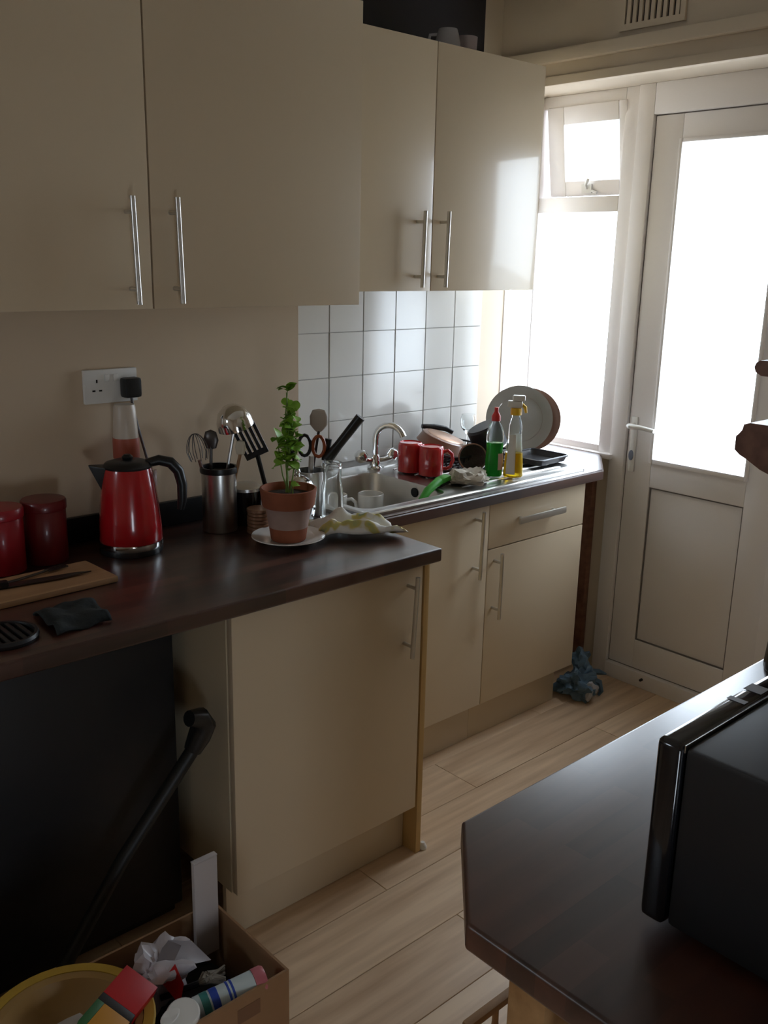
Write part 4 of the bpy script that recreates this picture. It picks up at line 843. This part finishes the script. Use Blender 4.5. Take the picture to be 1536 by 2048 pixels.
# yellow washing up bowl leaning in the box
bo = thing('plastic_bowl', 'big yellow rimmed plastic bowl tilted in the cardboard box', 'bowl')
MB_ = Matrix.Translation((1.020, -0.548, 0.3262))
bo.matrix_basis = MB_
obj('shell', lathe(nb(), [(0, -0.072), (0.065, -0.072), (0.090, -0.060), (0.112, -0.022), (0.120, 0.0), (0.132, 0.003), (0.131, 0.006), (0.118, 0.003), (0.108, -0.022), (0.087, -0.056), (0.06, -0.067), (0, -0.067)], 48), mat('brown_tinted_plastic', (0.36, 0.21, 0.07), 0.5, var=0.2, scale=10), bo)
obj('rim', lathe(nb(), [(0.1325, 0.0015), (0.150, 0.0005), (0.153, 0.004), (0.150, 0.008), (0.1325, 0.007), (0.1325, 0.0015)], 48), mat('mustard_plastic', (0.52, 0.32, 0.05), 0.45), bo)
b = crumple(ico(nb(), 0.05, 3), 0.03, 30, 9.2, (0.9, 1.5, 0.5)); tag(obj('plastic_wrapper', b, mat('clear_film', (0.42, 0.36, 0.30), 0.3), loc=(1.030, -0.575, 0.292)), 'crumpled clear wrapper lying in the yellow bowl', 'wrapper')
# red carton
rc = thing('carton', 'red carton with black band and orange end', 'carton'); rc.matrix_basis = Matrix.Translation((1.062, -0.468, 0.352)) @ Matrix.Rotation(math.radians(28), 4, 'Z') @ Matrix.Rotation(math.radians(24), 4, 'Y')
obj('red_section', box(nb(), -0.035, 0.035, -0.010, 0.060, -0.022, 0.022), mat('red_card', (0.45, 0.010, 0.012), 0.45), rc, bev=0.001)
obj('black_band', box(nb(), -0.035, 0.035, -0.026, -0.0102, -0.022, 0.022), mat('black_card', (0.02, 0.016, 0.014), 0.5), rc, bev=0.001)
obj('orange_section', box(nb(), -0.020, 0.035, -0.080, -0.0262, -0.022, 0.022), mat('orange_card', (0.55, 0.24, 0.02), 0.5), rc, bev=0.001)
obj('green_section', box(nb(), -0.035, -0.0202, -0.080, -0.0262, -0.022, 0.022), mat('green_card', (0.03, 0.12, 0.03), 0.5), rc, bev=0.001)
# white and red carrier bag
b = crumple(ico(nb(), 0.050, 4), 0.050, 24, 4.4, (0.9, 1.1, 0.9)); cbg = thing('carrier_bag', 'crumpled white carrier bag with red print in the box', 'bag', (0.985, -0.345, 0.300))
obj('body', b, mat('white_polythene', (0.55, 0.50, 0.52), 0.35, var=0.15, scale=20), cbg)
b = nb(); cl = [(0.0, -0.01, 0.03), (0.035, 0.01, 0.045), (0.05, 0.05, 0.03), (0.045, 0.085, 0.015), (-0.01, 0.075, 0.03), (-0.03, 0.03, 0.045)]
vv = [b.verts.new(p) for p in cl]; vc = b.verts.new((0.012, 0.04, 0.052)); [b.faces.new((vv[i], vv[(i+1) % 6], vc)) for i in range(6)]
bmesh.ops.solidify(b, geom=b.faces[:], thickness=0.003); obj('flap', b, MATS['white_polythene'], cbg)
b = nb(); cl = [(0.040, -0.020, 0.020), (0.058, 0.000, 0.062), (0.066, 0.012, 0.015), (0.074, -0.002, -0.02)]; vv = [b.verts.new(p) for p in cl]; b.faces.new(vv); bmesh.ops.solidify(b, geom=b.faces[:], thickness=0.004); obj('red_print', b, mat('red_film', (0.55, 0.03, 0.03), 0.4), cbg)
# aerosol can
an = thing('spray_can', 'lying spray can with blue and white striped label', 'can'); an.matrix_basis = Matrix.Translation((1.118, -0.285, 0.306)) @ Matrix.Rotation(math.radians(-14), 4, 'Z') @ Matrix.Rotation(math.radians(-82), 4, 'X')
obj('body', lathe(nb(), [(0, -0.060), (0.021, -0.060), (0.023, -0.058), (0.023, 0.056), (0, 0.056)], 32), mat('pale_can', (0.55, 0.62, 0.62), 0.3, coat=0.3), an)
for z_, c_, nm in ((-0.046, (0.05, 0.22, 0.20), 'teal'), (-0.028, (0.03, 0.07, 0.38), 'blue'), (0.004, (0.03, 0.07, 0.38), 'blue'), (0.012, (0.03, 0.07, 0.38), 'blue')):
    obj('label_stripe', lathe(nb(), [(0.0232, z_), (0.0236, z_+0.0005), (0.0236, z_+(0.014 if nm == 'teal' or z_ < -0.02 else 0.004)), (0.0232, z_+0.0145 if z_ < -0.02 else z_+0.0045)], 32), mat(nm+'_print', c_, 0.35), an)
obj('cap', lathe(nb(), [(0, 0.0565), (0.024, 0.0565), (0.024, 0.074), (0.021, 0.079), (0, 0.080)], 32), mat('pink_plastic', (0.50, 0.14, 0.16), 0.4), an)
# jar with white lid
c = thing('jar', 'dark blue jar with a white lid in front of the red carton', 'jar'); c.matrix_basis = Matrix.Translation((1.108, -0.368, 0.240)) @ Matrix.Rotation(math.radians(14), 4, 'Y') @ Matrix.Rotation(math.radians(8), 4, 'X')
obj('body', lathe(nb(), [(0, 0), (0.027, 0), (0.029, 0.003), (0.029, 0.085), (0, 0.085)], 28), mat('navy_plastic', (0.02, 0.03, 0.10), 0.4), c)
obj('lid', lathe(nb(), [(0, 0.0855), (0.029, 0.0855), (0.030, 0.088), (0.030, 0.100), (0.027, 0.103), (0, 0.103)], 28), CERAM, c)
c = thing('plastic_spoon', 'white plastic spoon at the front edge of the box', 'spoon'); c.matrix_basis = Matrix.Translation((1.128, -0.405, 0.340)) @ Matrix.Rotation(math.radians(30), 4, 'Z')
obj('spoon_head', lathe(nb(), [(0, -0.004), (0.010, -0.003), (0.014, 0.001), (0.012, 0.002), (0, -0.001)], 20, Matrix.Scale(1.7, 4, (0, 1, 0))), WHITE, c); obj('handle', tube(nb(), [(0, -0.020, 0.001), (0, -0.06, 0.002), (0, -0.09, 0.0)], [0.004, 0.003, 0.0035], 8), WHITE, c)
b = nb(); [tube(b, [(0, 0, 0), (0.02+0.01*math.sin(i), 0.010*math.cos(i*1.3), 0.012), (0.052, 0.022*math.cos(i*2.1), 0.006+0.010*math.sin(i*1.7))], [0.003, 0.006, 0.002], 6) for i in range(14)]
c = thing('duster', 'small grey feathery brush between bag and spray can', 'brush', (1.045, -0.300, 0.292), math.radians(60)); obj('tuft', b, mat('grey_feather', (0.26, 0.23, 0.19), 0.9, var=0.3, scale=60), c); obj('handle', tube(nb(), [(0.004, 0, 0.002), (-0.03, 0, -0.008), (-0.07, 0, -0.02)], 0.006, 8), BLACKP, c)
c = thing('wooden_strip', 'narrow white painted board standing in the back of the box', 'board', (0.924, -0.206, 0.233)); obj('board', box(nb(), -0.006, 0.006, -0.027, 0.027, 0, 0.225), mat('grey_white_paint', (0.50, 0.45, 0.44), 0.6), c, bev=0.002); obj('end_cap', box(nb(), -0.0065, 0.0065, -0.0275, 0.0275, 0.2255, 0.229), MATS['grey_white_paint'], c, bev=0.001)

# black appliance shape added to darken the space under the worktop, vacuum tube leaning in front of it
ap = thing('void_filler', 'black appliance shape added to darken the space below the kettle worktop', 'appliance')
obj('body', box(nb(), XN+0.02, 0.505, -0.640, -0.045, 0.012, 0.845), BLACKM, ap, bev=0.006)
dd = obj('door', box(nb(), 0.507, 0.545, -0.640, -0.045, 0.060, 0.843), BLACKM, ap, bev=0.006)
obj('grip_recess', box(nb(), 0.5455, 0.5475, -0.600, -0.085, 0.790, 0.812), BLACKG, dd, bev=0.0008)
for xx in (0.18, 0.46):
    for yy in (-0.60, -0.085): obj('foot', lathe(nb(), [(0, 0.0005), (0.016, 0.0005), (0.016, 0.0125), (0, 0.0125)], 14), BLACKP, ap, loc=(xx, yy, 0))
vc_ = thing('vacuum_cleaner', 'dark vacuum cleaner tube leaning beside the base cabinet', 'vacuum cleaner', (0.66, -0.46, 0.0))
b = nb(); loft(b, [zl(rrect(-0.06, 0.06, -0.14, 0.14, 0.03, 6), 0.0005), zl(rrect(-0.06, 0.06, -0.14, 0.14, 0.03, 6), 0.025), zl(rrect(-0.03, 0.03, -0.09, 0.09, 0.025, 6), 0.055)]); obj('floor_head', b, BLACKP, vc_)
obj('tube', tube(nb(), [(0.0, 0.0, 0.050), (0.002, 0.07, 0.16), (0.010, 0.20, 0.345), (0.030, 0.372, 0.560)], [0.018, 0.016, 0.016, 0.016], 12), mat('grey_black_tube', (0.012, 0.012, 0.011), 0.5), vc_)
obj('grip', tube(nb(), [(0.030, 0.372, 0.560), (0.034, 0.388, 0.590), (0.038, 0.398, 0.618), (0.044, 0.385, 0.642), (0.050, 0.355, 0.652)], [0.020, 0.026, 0.028, 0.024, 0.018], 12), BLACKP, vc_)

# wooden stool with spindles under the clipped corner of the right worktop
st_ = thing('wooden_chair', 'pale wooden spindle back chair tucked under the right worktop', 'chair', (0, 0, 0))
CX, CY0, CY1, CZ = 1.592, -0.152, 0.18, 0.50
obj('top_rail', box(nb(), CX-0.008, CX+0.008, CY0, CY1, CZ-0.014, CZ), PINE, st_, bev=0.004)
for i in range(3):
    y_ = CY0+0.072+0.09*i
    obj('spindle', lathe(nb(), [(0.005, 0.30), (0.0075, 0.34), (0.0055, 0.37), (0.009, 0.42), (0.0055, 0.46), (0.005, CZ-0.0145)], 12), PINE, st_, loc=(CX, y_, 0))
for y_ in (CY0+0.012, CY1-0.012): obj('leg', lathe(nb(), [(0, 0.0005), (0.011, 0.0005), (0.012, 0.25), (0.010, CZ-0.0145), (0, CZ-0.0145)], 14), PINE, st_, loc=(CX, y_, 0))
for y_ in (CY0+0.012, CY1-0.012): obj('leg', lathe(nb(), [(0, 0.0005), (0.011, 0.0005), (0.013, 0.279), (0, 0.279)], 14), PINE, st_, loc=(CX+0.24, y_, 0))
obj('seat', box(nb(), CX-0.015, CX+0.26, CY0-0.005, CY1+0.005, 0.2795, 0.2995), PINE, st_, bev=0.004)
